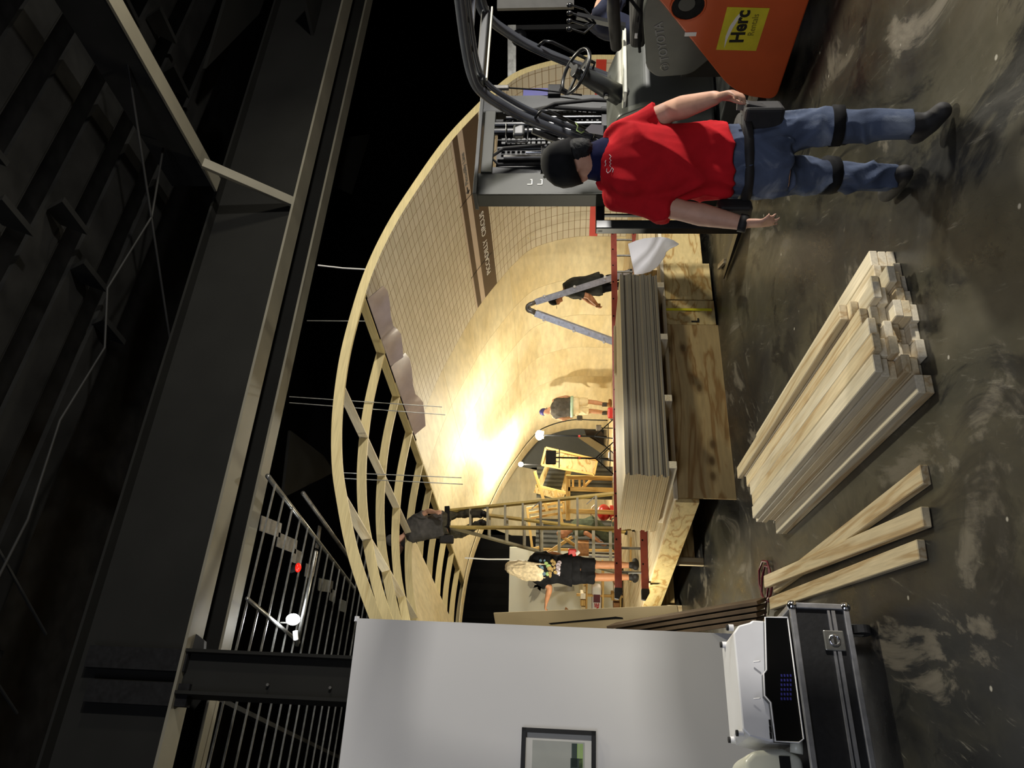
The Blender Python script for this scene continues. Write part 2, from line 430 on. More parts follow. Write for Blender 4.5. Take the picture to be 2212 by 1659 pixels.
# stepped underside of the seating tiers overhead: deck boards with shadow gaps
def tiers():
    t = thing('seating_tier', S(2, 4.6, 6.2), 'dark stepped underside of seating tiers hanging over the hall floor', 'ceiling tiers')
    mb = MB()
    for k in range(15):
        tt = 7.0 - k * .62; zz = 7.05 + k * .05
        a = S(-7, tt, zz); b = S(13, tt, zz)
        mb = MB(); mb.bar(a, b, .36, .05)
        # riser of the step, tilted
        mb.bar(a + E2 * .2 + Z * .16, b + E2 * .2 + Z * .16, .03, .34)
        mb.build('deck_board', 'tier_grey', t)
    for k in range(16):
        tt = 6.72 - k * .62
        for s0 in (-2.2, 1.4, 5.0, 8.4):
            w = MB().prism([(0, 0), (.5, 0), (.34, .22), (.12, .24)], S(s0 + (k % 3) * .3, tt, 6.86), E2, Z, E1 * .035)
            w.build('bracket', 'tier_grey', t)
    for s0, s1, t0, t1 in ((7.66, 5.16, 4.57, 7.58), (3.4, 1.6, 3.2, 7.2), (2.6, .9, 3.4, 7.2)):
        MB().cyl(S(s0, t0, 6.5), S(s1, t1, 6.5), .014, 8).build('hanger_rod', 'black_steel', t)
    # hanging services cable
    MB().tube([S(7.2, 6.2, 6.6), S(6.2, 6.35, 6.5), S(5.0, 6.2, 6.55), S(4.4, 6.45, 6.5), S(3.4, 6.25, 6.5), S(2.4, 6.3, 6.45), S(1.0, 6.2, 6.5), S(-.6, 6.15, 6.5)], .013, 8).build('cable_run', 'black_steel', t, smooth=True)
tiers()

def plate_girder(name, pa, pb, web, fl, label, soffit=.0, th=.03):
    """pa, pb: soffit line (near edge of bottom flange)"""
    pa, pb = V(pa), V(pb); d = (pb - pa).normalized(); n = V((-d.y, d.x, 0))
    t = thing(name, (pa + pb) / 2, label, 'beam')
    cc = lambda p: p + n * fl / 2
    MB().bar(cc(pa) + Z * th / 2, cc(pb) + Z * th / 2, fl, th).build('bottom_flange', 'flange_paint', t)
    MB().bar(cc(pa) + Z * (th + web / 2), cc(pb) + Z * (th + web / 2), .03, web).build('web', 'girder_face', t)
    MB().bar(cc(pa) + Z * (th * 1.5 + web), cc(pb) + Z * (th * 1.5 + web), fl, th).build('top_flange', 'girder_face', t)
    L = (pb - pa).length
    k = 1.2
    while k < L:
        p = pa + d * k + n * .02
        MB().bar(p + Z * (th + .01), p + Z * (th + web - .01), .12, .02, up=d).build('stiffener', 'girder_face', t) if False else None
        k += 2.4
    return t
def ext(a, b, u, v):
    d = b - a; return a + d * u, a + d * v
gz = 5.2
a, b = PZ(434, 1263, gz), PZ(687, 225, gz); pa, pb = a - (b - a).normalized() * 4, b + (b - a).normalized() * 6
g1 = plate_girder('steel_girder', pa, pb, 1.06, .32, 'deep dark grey steel girder crossing over the tunnel front, carried by the black column')
gz2 = 5.2
a, b = PZ(509, 1263, gz2), PZ(742, 225, gz2); pa2, pb2 = a - (b - a).normalized() * 4, b + (b - a).normalized() * 6
g2 = plate_girder('steel_girder', pa2, pb2, .9, .25, 'second dark steel girder close behind the deep girder over the tunnel front')

# column under the girder
def column():
    q_ = PZ(388, 1450, 5.2) + V((-(pb - pa).y, (pb - pa).x, 0)).normalized() * .16; cx, ct = q_.dot(E1), q_.dot(E2)
    t = thing('steel_column', S(cx, ct, 0), 'black steel column standing behind the white wall and carrying the deep girder', 'column')
    for k in (-1, 1):
        MB().obox(S(cx + k * .19, ct, 2.6), E1 * .015, E2 * .15, Z * 2.6).build('flange', 'girder_face', t)
    MB().obox(S(cx, ct - .05, 2.6), E1 * .19, E2 * .012, Z * 2.6).build('web', 'girder_face', t)
    MB().obox(S(cx, ct, .02), E1 * .26, E2 * .26, Z * .02).build('base_plate', 'black_steel', t)
    MB().prism([(0, 0), (.16, 0), (.10, -.10), (0, -.12)], S(cx + .21, ct, 5.2), E1, Z, E2 * .03).build('bracket', 'black_steel', t)
    for z in (3.75, 4.35):
        MB().cyl(S(cx - .08, ct - .07, z), S(cx - .08, ct - .1, z), .014, 8).build('bolt', 'dull_steel', t)
column()
# two black boxes standing in for dark recesses in the girder face
for i, (y, lab) in enumerate(((1420, 'upper of two black boxes standing for dark recesses in the girder face above the column'), (1495, 'lower-left of two black boxes standing for dark recesses in the girder face above the column'))):
    p = PP(290, y, pa + V((0, 0, 0)), V((-(pb - pa).y, (pb - pa).x, 0)).normalized())
    dd = (pb - pa).normalized(); nn = V((-dd.y, dd.x, 0))
    tag(MB().obox(p + nn * .09, dd * .10, nn * .05, Z * .5).build('dark_recess_box', 'matte_black'), lab, 'beam')
# diagonal roof beam with a pale lower flange and its brace
def roof_beam():
    A, B = PZ(236, -20, 6.25), PZ(470, 400, 6.25); d = (B - A).normalized()
    t = thing('roof_beam', (A + B) / 2, 'roof beam with pale lower flange meeting the deep girder overhead', 'beam')
    A2 = A - d * 3
    MB().bar(A2, B, .22, .03).build('bottom_flange', 'flange_paint', t)
    MB().bar(A2 + Z * .32, B + Z * .32, .03, .6).build('web', 'black_steel', t)
    C, D_ = PZ(438, 352, 6.2), PZ(632, 436, 5.25)
    board('brace', C, D_, .14, .05, 'flange_paint', t)
    n = d.cross(Z).normalized()
roof_beam()
# fly-loft beams receding on the right
for k, (x0, y0, x1, y1, w, lab) in enumerate(((470, 260, 515, 0, .7, 'pale triangular ceiling panel edge at the upper right'), )):
    pass
def gusset(name, pts, z, lab, mat='girder_face'):
    ps = [PZ(x, y, z) for x, y in pts]; n = len(ps)
    mb = MB().add(ps + [p + Z * .05 for p in ps], [tuple(range(n - 1, -1, -1)), tuple(range(n, 2 * n))] + [(i, (i + 1) % n, n + (i + 1) % n, n + i) for i in range(n)])
    return tag(mb.build(name, mat), lab, 'ceiling panel')
gusset('ceiling_panel', [(445, 148), (560, 30), (585, -40), (500, -40)], 6.6, 'faint bluish grey triangular ceiling panel beside the roof beam')
gusset('ceiling_panel', [(656, -20), (680, 85), (700, -20)], 5.6, 'small pale triangular ceiling panel just above the far girder')
gusset('ceiling_panel', [(735, 300), (800, 290), (760, 420), (715, 400)], 6.2, 'dark grey plate hanging behind the girders above the tunnel curve')

# hanging threaded rods above the frame (pairs)
hr = [((612, 885), (668, 890), 0), ]
def ceiling_pipes():
    """grid of thin bars, pipes and stepped boards left of the tunnel, high up"""
    z = 5.0
    t = thing('overhead_grating', S(2.6, 9.5, z), 'overhead rack of thin grey bars and stepped boards above the white wall, behind the girders', 'overhead rack')
    k = 0; tt = 8.1
    while tt < 15.5:
        MB().bar(S(-1.5, tt, z), S(3.62 if tt < 11.5 else 4.6, tt, z), .012, .022).build('slat_bar', 'galvanised', t)
        tt += .34; k += 1
    MB().cyl(S(3.63, 7.9, z + .03), S(3.65, 12.2, z + .03), .03, 10).build('pipe', 'galvanised', t, smooth=True)
    MB().cyl(S(3.95, 9.1, z + .03), S(3.98, 13.5, z + .03), .03, 10).build('pipe', 'dull_steel', t, smooth=True)
    MB().cyl(S(2.24, 8.0, z - .03), S(2.24, 9.9, z - .03), .022, 10).build('pipe', 'galvanised', t, smooth=True)
    # stepped boards
    for i, (x, y, x1, y1) in enumerate(((563, 1130, 606, 1146), (599, 1165, 640, 1182), (632, 1199, 651, 1207), (660, 1231, 668, 1234), (688, 1262, 718, 1268), (713, 1284, 724, 1290), (733, 1306, 746, 1311))):
        MB().bar(PZ(x, y, z + .05), PZ(x1, y1, z + .05), .17, .012).build('step_board', 'dull_steel' if i < 4 else 'deck_grey', t)
    for (x0, y0, x1, y1) in ((691, 1137, 684, 1185), (684, 1190, 674, 1243)):
        MB().bar(PZ(x0, y0, z + .1), PZ(x1, y1, z + .1), .10, .02).build('step_board', 'dull_steel', t)
    for s0 in (-1.0, .4, 1.3):
        MB().bar(S(s0, 7.8, z + .25), S(s0, 16, z + .25), .05, .1).build('slat_bar', 'black_steel', t)
ceiling_pipes()
# dark wall panels far behind the rack
gusset('ceiling_panel', [(612, 1075), (722, 1020), (700, 985), (628, 930)], 6.5, 'long dark plank hung beyond the girders, right of the overhead rack', 'black_steel')

# lamp on a pole and a red beacon
def pole_lamp():
    p = PD(633, 1338, 9.0); b = PD(640, 1392, 9.0); top = PD(683, 1190, 9.6)
    t = thing('flood_lamp', p, 'bright white round flood lamp hanging left of the tunnel near the black column', 'lamp')
    MB().sphere(p, .085, 16, (.8, .8, 1.0)).build('bulb', 'lamp_white', t, smooth=True)
    MB().cyl(p + V((-.14, 0, -.03)), p + V((-.24, 0, -.04)), .03, 10).build('socket', 'white_plastic', t)
    MB().cyl(PD(641, 1395, 9.1), PD(683, 1190, 9.1), .024, 12).build('pole', 'galvanised', t, smooth=True)
    L = light('flood_lamp_light', 'POINT', p + V((0, -.16, 0)), 20, (.95, .98, 1.0), .1)
    q = PD(644, 1226, 9.4)
    t2 = thing('beacon', q, 'small red round beacon hanging above the white flood lamp', 'beacon')
    MB().sphere(q, .06, 14, (1, 1, .6)).build('lens', 'beacon_red', t2, smooth=True)
    MB().cyl(q + Z * .02, q + Z * .1 + V((-.03, 0, 0)), .045, 12).build('housing', 'matte_black', t2)
    MB().cyl(q + Z * .1, V((q.x, q.y, 5.0)), .01, 8).build('hanger', 'matte_black', t2)
    MB().cyl(p + V((-.05, .02, .05)), V((p.x - .05, p.y + .02, 5.0)), .01, 8).build('hanger', 'galvanised', t)
pole_lamp()
# suspension wires down to the tunnel frame
for i, (x0, y0, x1, y1, D, lab) in enumerate((
    (625, 857, 955, 879, 9.6, 'upper wire of the pair crossing the tunnel rib near the bright ceiling patch'),
    (625, 870, 962, 896, 9.6, 'lower wire of the pair crossing the tunnel rib near the bright ceiling patch'),
    (738, 1021, 997, 1032, 9.2, 'upper wire of the pair left of the ceiling patch'),
    (738, 1033, 1000, 1046, 9.2, 'lower wire of the pair left of the ceiling patch'),
    (663, 693, 800, 694, 10.0, 'single thin wire above the grey laminate strip'),
    (687, 573, 792, 582, 9.9, 'bright wire looped from the girder to the tunnel front rib'),
    (1004, 1205, 1101, 1208, 10.5, 'white cord hanging in front of the black curtain above the long-haired person'))):
    tag(MB().tube([PD(x0, y0, D), PD((x0 + x1) / 2, (y0 + y1) / 2 + (1.5 if i > 4 else 0), D), PD(x1, y1, D)], .006 if i < 5 else .01, 6).build('hanging_wire', 'print_white' if i > 4 else 'galvanised'), lab, 'wire')
# ------------------------------------------------------------------ stage deck
HS = .58
def stage():
    t = thing('wooden_stage', S(7, 13, 0), 'low plywood-decked wooden stage that the arched tunnel stands on', 'stage')
    s0, s1, t0, t1 = 2.97, 11.0, 6.76, 20.5
    c = S((s0 + s1) / 2, (t0 + t1) / 2, HS - .02)
    R3 = Matrix((E2, -E1, Z)).transposed()
    MB().obox(c, E1 * (s1 - s0) / 2, E2 * (t1 - t0) / 2, Z * .02).build('deck', 'pine', t, origin=c, rot=R3)
    # deck seams as thin gaps between sheets: battens lying on top edges
    Rf = Matrix((E1, E2, Z)).transposed()
    def panel(sa, sb, name, mat, zb=0., th=.018, off=0., label=None):
        cc = S((sa + sb) / 2, t0 - th / 2 - off, (HS - .04 + zb) / 2)
        return MB().obox(cc, E1 * (sb - sa) / 2, E2 * th / 2, Z * ((HS - .04 - zb) / 2)).build(name, mat, t, origin=cc, rot=Rf, label=label)
    panel(s0 + .02, 5.0, 'fascia_panel', 'plywood')
    panel(5.005, 5.33, 'fascia_panel', 'plywood_pale', .02)
    panel(5.34, 5.85, 'fascia_panel', 'plywood_pale', .03, off=.012)
    panel(5.86, 9.0, 'fascia_panel', 'plywood_pale', .10)
    panel(9.01, 11.0, 'fascia_panel', 'plywood_pale', .10)
    MB().obox(S(5.2, t0 - .025, .3), E1 * .014, E2 * .004, Z * .25).build('tape_strip', 'tape_yellow', t)
    text_mesh('pen_mark', 'L', .11, 'print_black', S(5.03, t0 - .022, .2), E1, Z, t, bold=.004)
    board('edge_rail', S(s0, t0 - .01, HS - .02), S(s1, t0 - .01, HS - .02), .05, .04, 'pine_pale', t)
    # left end: open frame with a side joist
    board('side_joist', S(s0, t0, HS - .13), S(s0, 16, HS - .13), .04, .22, 'plywood_pale', t)
    for k in range(5):
        tt = t0 + .04 + k * 1.9
        board('stage_leg', S(s0 + .09, tt, 0), S(s0 + .09, tt, HS - .04), .09, .04, 'pine', t, up=E2)
        board('cross_brace', S(s0 + .09, tt + .05, .18), S(s0 + 1.4, tt + .05, .18), .04, .18, 'plywood', t)
    board('back_panel', S(4.6, 7.5, .28), S(4.6, 15, .28), .02, .5, 'board_brown', t)
    # two pieces by the fork tips
    return t
stage()
def lay(name, p, q, w, th, mat, lab, cat, grp=None, up=(0, 0, 1), z=None):
    return tag(board(name, p, q, w, th, mat, up=up), lab, cat, grp)
# offcut at fascia foot
lay('wood_offcut', PZ(1553, 577, .02), PZ(1566, 563, .02), .05, .03, 'pine', 'small pale wood offcut on the floor by the truck fork tip', 'offcut')

# ------------------------------------------------------------------ arched tunnel
CP = [(10.2, .58), (10.2, 1.0), (10.2, 1.45), (10.08, 1.95), (9.85, 2.42), (9.5, 2.72), (9.12, 2.96), (8.4, 3.35), (7.5, 3.70), (6.8, 3.93), (6.07, 4.09), (5.36, 4.16), (4.7, 4.18), (4.0, 4.13), (3.43, 4.03), (3.0, 3.9), (2.44, 3.69), (1.86, 3.39), (1.2, 2.98), (.65, 2.5), (.25, 1.95), (.02, 1.4), (-.05, .8), (-.05, 0.)]
def cr_spline(cp, n=8):
    P = [V((a, b)) for a, b in cp]; out = []
    for i in range(len(P) - 1):
        a, b, c, d = P[max(i - 1, 0)], P[i], P[i + 1], P[min(i + 2, len(P) - 1)]
        for k in range(n):
            t = k / n
            out.append(.5 * ((2 * b) + (-a + c) * t + (2 * a - 5 * b + 4 * c - d) * t * t + (-a + 3 * b - 3 * c + d) * t ** 3))
    out.append(P[-1]); return out
PROF = cr_spline(CP)
NP = len(PROF)
NRM = []
for i in range(NP):
    T = PROF[min(i + 1, NP - 1)] - PROF[max(i - 1, 0)]; T.normalize(); NRM.append(V((-T.y, T.x)))
INN = [PROF[i] + NRM[i] * .11 for i in range(NP)]
ARC = [0.]
for i in range(1, NP): ARC.append(ARC[-1] + (INN[i] - INN[i - 1]).length)
def prof(a, inset=0.0):
    """point of the inner skin line at arc length a, moved further inward by inset"""
    a = max(0, min(a, ARC[-1] - 1e-6)); i = 0
    while ARC[i + 1] < a: i += 1
    w = (a - ARC[i]) / (ARC[i + 1] - ARC[i])
    return INN[i].lerp(INN[i + 1], w) + NRM[i].lerp(NRM[i + 1], w) * inset
def W3(a, t, inset=0.0):
    p = prof(a, inset); return S(p.x, t, p.y)
T0, TT, T1 = 7.1, 10.85, 18.35
def arch_band(name, a0, a1, t0, t1, mat, parent, th=.012, inset=0., n=None, uv=False, label=None):
    """curved sheet between two arc lengths, given thickness outward"""
    n = n or max(2, int((a1 - a0) / .12)); m_ = max(1, int((t1 - t0) / 1.2)); mb = MB()
    vs = []; 
    for j in range(m_ + 1):
        t = t0 + (t1 - t0) * j / m_
        for i in range(n + 1):
            vs.append(W3(a0 + (a1 - a0) * i / n, t, inset))
    nb = len(vs)
    for j in range(m_ + 1):
        t = t0 + (t1 - t0) * j / m_
        for i in range(n + 1):
            vs.append(W3(a0 + (a1 - a0) * i / n, t, inset - th))
    fs = []; w = n + 1
    for j in range(m_):
        for i in range(n):
            a = j * w + i; fs.append((a, a + w, a + w + 1, a + 1)); b = a + nb; fs.append((b, b + 1, b + w + 1, b + w))
    for i in range(n):
        fs.append((i, i + 1, nb + i + 1, nb + i)); k = m_ * w + i; fs.append((k, nb + k, nb + k + 1, k + 1))
    for j in range(m_):
        k = j * w; fs.append((k, nb + k, nb + k + w, k + w)); k = j * w + n; fs.append((k, k + w, nb + k + w, nb + k))
    mb.add(vs, fs)
    R3 = Matrix((E2, -E1, Z)).transposed()
    o = mb.build(name, mat, parent, origin=S(5, (t0 + t1) / 2, 2), rot=R3, smooth=False, label=label)
    me = o.data
    uvl = me.uv_layers.new(name='UVMap')
    for p in me.polygons:
        for li in p.loop_indices:
            vi = me.loops[li].vertex_index % nb
            j, i = divmod(vi, w)
            uvl.data[li].uv = ((t0 + (t1 - t0) * j / m_), a0 + (a1 - a0) * i / n)
    # smooth only the broad faces
    for p in me.polygons: p.use_smooth = len(p.vertices) == 4 and p.area > .01 and abs((me.vertices[p.vertices[0]].co - me.vertices[p.vertices[1]].co).length) > .02 * 1
    try: me.set_sharp_from_angle(angle=.6)
    except Exception: pass
    return o
def arch_rib(t0, t1, depth_out=.11, depth_in=0.0, name='rib', a0=0, a1=None, mat='rib_wood', parent=None):
    a1 = ARC[-1] if a1 is None else a1
    n = int((a1 - a0) / .1); vs = []
    for i in range(n + 1):
        a = a0 + (a1 - a0) * i / n
        for ins in (depth_in, -depth_out):
            for t in (t0, t1): vs.append(W3(a, t, ins))
    fs = []
    for i in range(n):
        b = i * 4; c = b + 4
        fs += [(b, b + 1, c + 1, c), (b + 2, c + 2, c + 3, b + 3), (b, c, c + 2, b + 2), (b + 1, b + 3, c + 3, c + 1)]
    fs += [(0, 2, 3, 1), (4 * n, 4 * n + 1, 4 * n + 3, 4 * n + 2)]
    return MB().add(vs, fs).build(name, mat, parent, origin=S(5, t0, 2), rot=Matrix((E1, E2, Z)).transposed())
def tunnel():
    t = thing('arched_tunnel', S(5.1, 12.7, 0), 'large half-built arched wooden tunnel with tiled underground station print', 'tunnel')
    rt = [T0, 8.3, 9.4, 10.5, 11.6, 12.65, 13.75, 14.85, 15.95, 17.05, 18.2]
    for k, a in enumerate(rt):
        arch_rib(a, a + .04, .11, -.001, parent=t)
    # purlins between the ribs (arc positions)
    for k in range(len(rt) - 1):
        for j, a in enumerate((6.36, 7.62, 8.95, 10.3, 11.6)):
            if k >= 8 and j > 2: continue
            p = prof(a, -.055); q0, q1 = S(p.x, rt[k] + .04, p.y), S(p.x, rt[k + 1], p.y)
            nrm = (W3(a, 0, .1) - W3(a, 0, 0)).normalized()
            board('purlin', q0, q1, .018, .108, 'pine_pale' if j else 'rib_wood', t, up=nrm)
    # inner skin
    g = [(0, .54, 'printed_tile'), (.54, .69, 'red_band'), (.69, 2.85, 'printed_tile'), (2.85, 3.24, 'brown_band'), (3.24, 3.37, 'band_white'), (3.37, 3.5, 'brown_band'), (3.5, 3.54, 'band_white'), (3.54, 6.30, 'printed_tile')]
    for a0, a1, mt in g:
        nm = {'printed_tile': 'tiled_panel', 'red_band': 'red_stripe', 'brown_band': 'sign_band', 'band_white': 'sign_strip'}[mt]
        arch_band(nm, a0, a1, T0 + .002, TT, mt, t)
    for k in range(6):
        t0 = TT + k * 1.22; t1 = min(t0 + 1.216, 17.85)
        if t0 > 17.8: break
        for a0, a1 in ((0, 2.44), (2.444, 4.9), (4.904, 6.34)):
            arch_band('plywood_skin', a0, a1, t0 + .002, t1, 'skin_ply', t)
    arch_band('far_rim_panel', 0, ARC[-1] - 3.6, 17.9, T1, 'skin_ply', t, inset=.02)
    arch_band('plywood_skin', 7.63, 9.2, 11.62, 17.85, 'skin_ply', t)
    arch_band('plywood_skin', 9.21, 10.6, 12.66, 17.85, 'skin_ply', t)
    # seams of the sign strip
    for tt in (8.33, 9.97):
        o = MB()
        for i in range(6):
            p, q = W3(2.9 + i * .11, tt, .003), W3(3.01 + i * .11, tt, .003)
            o.bar(p, q, .008, .003, up=E1)
        o.build('sign_joint', 'print_black', t)
    # lettering follows the curve: reading away from the opening
    def warp(ts, as_):
        return lambda x, y, z: W3(as_ + y, ts - x, .004 + z)
    text_mesh('sign_lettering', 'PICCADILLY  CIRCUS', .16, 'print_white', V(), E1, Z, t, warp=warp(10.38, 3.0), bold=.001)
    text_mesh('sign_lettering', 'Piccadilly Line', .115, 'print_grey', V(), E1, Z, t, warp=warp(8.08, 3.275), space=.95)
    mb = MB(); ts, aa = 8.25, 3.30
    def q(x, y): return W3(aa + y, ts - x, .006)
    for (x0, y0), (x1, y1) in (((0, .02), (.13, .02)), ((0, .02), (.05, .06)), ((0, .02), (.05, -.02))):
        mb.bar(q(x0, y0), q(x1, y1), .016, .004, up=E1)
    mb.build('sign_arrow', 'print_black', t)
    # grey laminate sheet clipped along the open edge
    for (ta, tb, w) in ((7.16, 8.62, .30), (8.64, 10.6, .34)):
        vs = []; n = 8
        for i in range(n + 1):
            tt = ta + (tb - ta) * i / n
            for j in range(5):
                a = 6.36 - .01 - w * j / 4 * (.75 + .25 * math.sin(i * 1.3))
                p = prof(a, .02 + .035 * j * (j > 0)); vs.append(S(p.x, tt, p.y))
        fs = [(i * 5 + j, i * 5 + j + 1, i * 5 + j + 6, i * 5 + j + 5) for i in range(n) for j in range(4)]
        nb = len(vs); vs += [v + Z * .006 for v in vs]; fs += [tuple(nb + k for k in reversed(f)) for f in fs]
        MB().add(vs, fs).build('laminate_strip', 'laminate_grey', t, smooth=True, label='glossy grey laminate strip along the open edge')
    return t
tunnel()
# ------------------------------------------------------------------ helpers that read a column of the picture at a known height
def PY(y, D, z):
    k = (1659 - y) - 829.5; den = D * math.cos(PITCH) + (z - CH) * math.sin(PITCH)
    rhs = k * den / FPX; c1 = D * CR.y + (z - CH) * CR.z
    return V(((rhs - c1) / CR.x, D, z))
def poly_plate(name, pts, mat, off, parent=None, label=None):
    """flat plate through world points, with real thickness along off"""
    n = len(pts); off = V(off)
    mb = MB().add([V(p) for p in pts] + [V(p) + off for p in pts], [tuple(range(n)), tuple(range(2 * n - 1, n - 1, -1))] + [(i, n + i, n + (i + 1) % n, (i + 1) % n) for i in range(n)])
    return mb.build(name, mat, parent, label=label)

# ------------------------------------------------------------------ white display wall at the left
WA, WB = V((-1.93, 6.15, 0)), V((-5.2, 4.70, 0))
wd = (WB - WA).normalized(); wn = V((wd.y, -wd.x, 0)) * 1.0
if wn.y > 0: wn = -wn                                   # faces the camera
def wall():
    h = 3.26
    o = MB().obox((WA + WB) / 2 - wn * .06 + Z * h / 2, wd * (WB - WA).length / 2, wn * .06, Z * h / 2).build('display_wall', 'white_wall')
    tag(o, 'tall plain white freestanding display wall at the left with a framed picture on it', 'wall panel')
    MB().cyl(WA + Z * (h + .015) - wn * .05 + wd * .02, WA + Z * (h + .015) - wn * .05 - wd * .02, .02, 8).build('wall_clip', 'white_plastic', o)
    # picture
    def w(x, y): return PP(x, y, WA, wn)
    tl, bl = w(1128, 1571), w(1287, 1579)
    top, bot = tl.z, bl.z; c0 = (tl.x + bl.x) / 2; base = WA + wd * ((V((c0, 0, 0)) - WA).x / wd.x)
    Wd, Ht = .46, top - bot
    t = thing('framed_picture', V((base.x, base.y, bot)) + wn * .02, 'black framed abstract picture with green blocks hanging on the white wall', 'picture')
    fb = .033
    A = V((base.x, base.y, 0)); B = A + wd * Wd
    for p, q in ((A + Z * (top - fb / 2), B + Z * (top - fb / 2)), (A + Z * (bot + fb / 2), B + Z * (bot + fb / 2))):
        MB().bar(p + wn * .022, q + wn * .022, .038, fb).build('frame_bar', 'print_black', t)
    for p in (A + wd * fb / 2, B - wd * fb / 2):
        MB().obox(p + Z * (top + bot) / 2 + wn * .022, wd * fb / 2, wn * .019, Z * Ht / 2).build('frame_bar', 'print_black', t)
    mid = (A + B) / 2 + Z * (top + bot) / 2
    MB().obox(mid + wn * .008, wd * (Wd / 2 - fb), wn * .003, Z * (Ht / 2 - fb)).build('mount', 'mat_board', t)
    MB().obox(mid + wn * .012, wd * (Wd / 2 - fb - .05), wn * .001, Z * (Ht / 2 - fb - .05)).build('print', 'picture_grey', t)
    x0 = A + wd * (fb + .05) + wn * .0135; zz = bot + fb + .05
    MB().obox(x0 + wd * .09 + Z * (zz + .075), wd * .08, wn * .0008, Z * .022).build('dark_block', 'green_dark', t)
    MB().obox(x0 + wd * .15 + Z * (zz + .06), wd * .04, wn * .0008, Z * .045).build('dark_block', 'green_dark', t)
    MB().obox(x0 + wd * .12 + Z * (zz + .026), wd * .11, wn * .0008, Z * .014).build('green_block', 'green_light', t)
    MB().obox(x0 + wd * .06 + Z * (zz + .05), wd * .05, wn * .0016, Z * .006).build('green_block', 'green_light', t)
wall()

# ------------------------------------------------------------------ sheets leaning behind the white wall
def leaning():
    t = thing('leaning_panel', PD(1450, 1330, 6.9), 'tall pale cream panel with a long dark slot leaning beside the white wall edge', 'panel')
    pts = [PD(1066, 1324, 7.5), PD(1462, 1308, 6.75), PD(1475, 1385, 6.7), PD(1078, 1392, 7.45)]
    n = (pts[1] - pts[0]).cross(pts[3] - pts[0]).normalized()
    if n.y < 0: n = -n
    poly_plate('sheet', pts, 'board_cream', n * .018, t)
    sl = [(1185, 1346), (1280, 1337), (1330, 1332), (1345, 1334), (1346, 1337), (1330, 1337), (1282, 1341), (1190, 1349)]
    poly_plate('slot', [PP(x, y, pts[0] - n * .004, n) for x, y in sl], 'matte_black', n * .003, t)
    for k, (ya, yb, xa, lab) in enumerate(((1352, 1300, 1322, 'outermost'), (1360, 1312, 1330, 'second'), (1368, 1325, 1338, 'third'), (1376, 1340, 1346, 'innermost'))):
        a = PD(1322, 1352, 6.8) - V((.038 * k, 0, .03 * k)); b = PZ(1646, 1298, .085) - V((.046 * k, 0, 0))
        o = board('plank', a, b, .16, .030, 'board_brown', up=(1, 0, 0))
        tag(o, 'long dark brown plank leaning by the white wall, %s of four' % lab, 'plank', 'brown planks leaning by the white wall')
leaning()

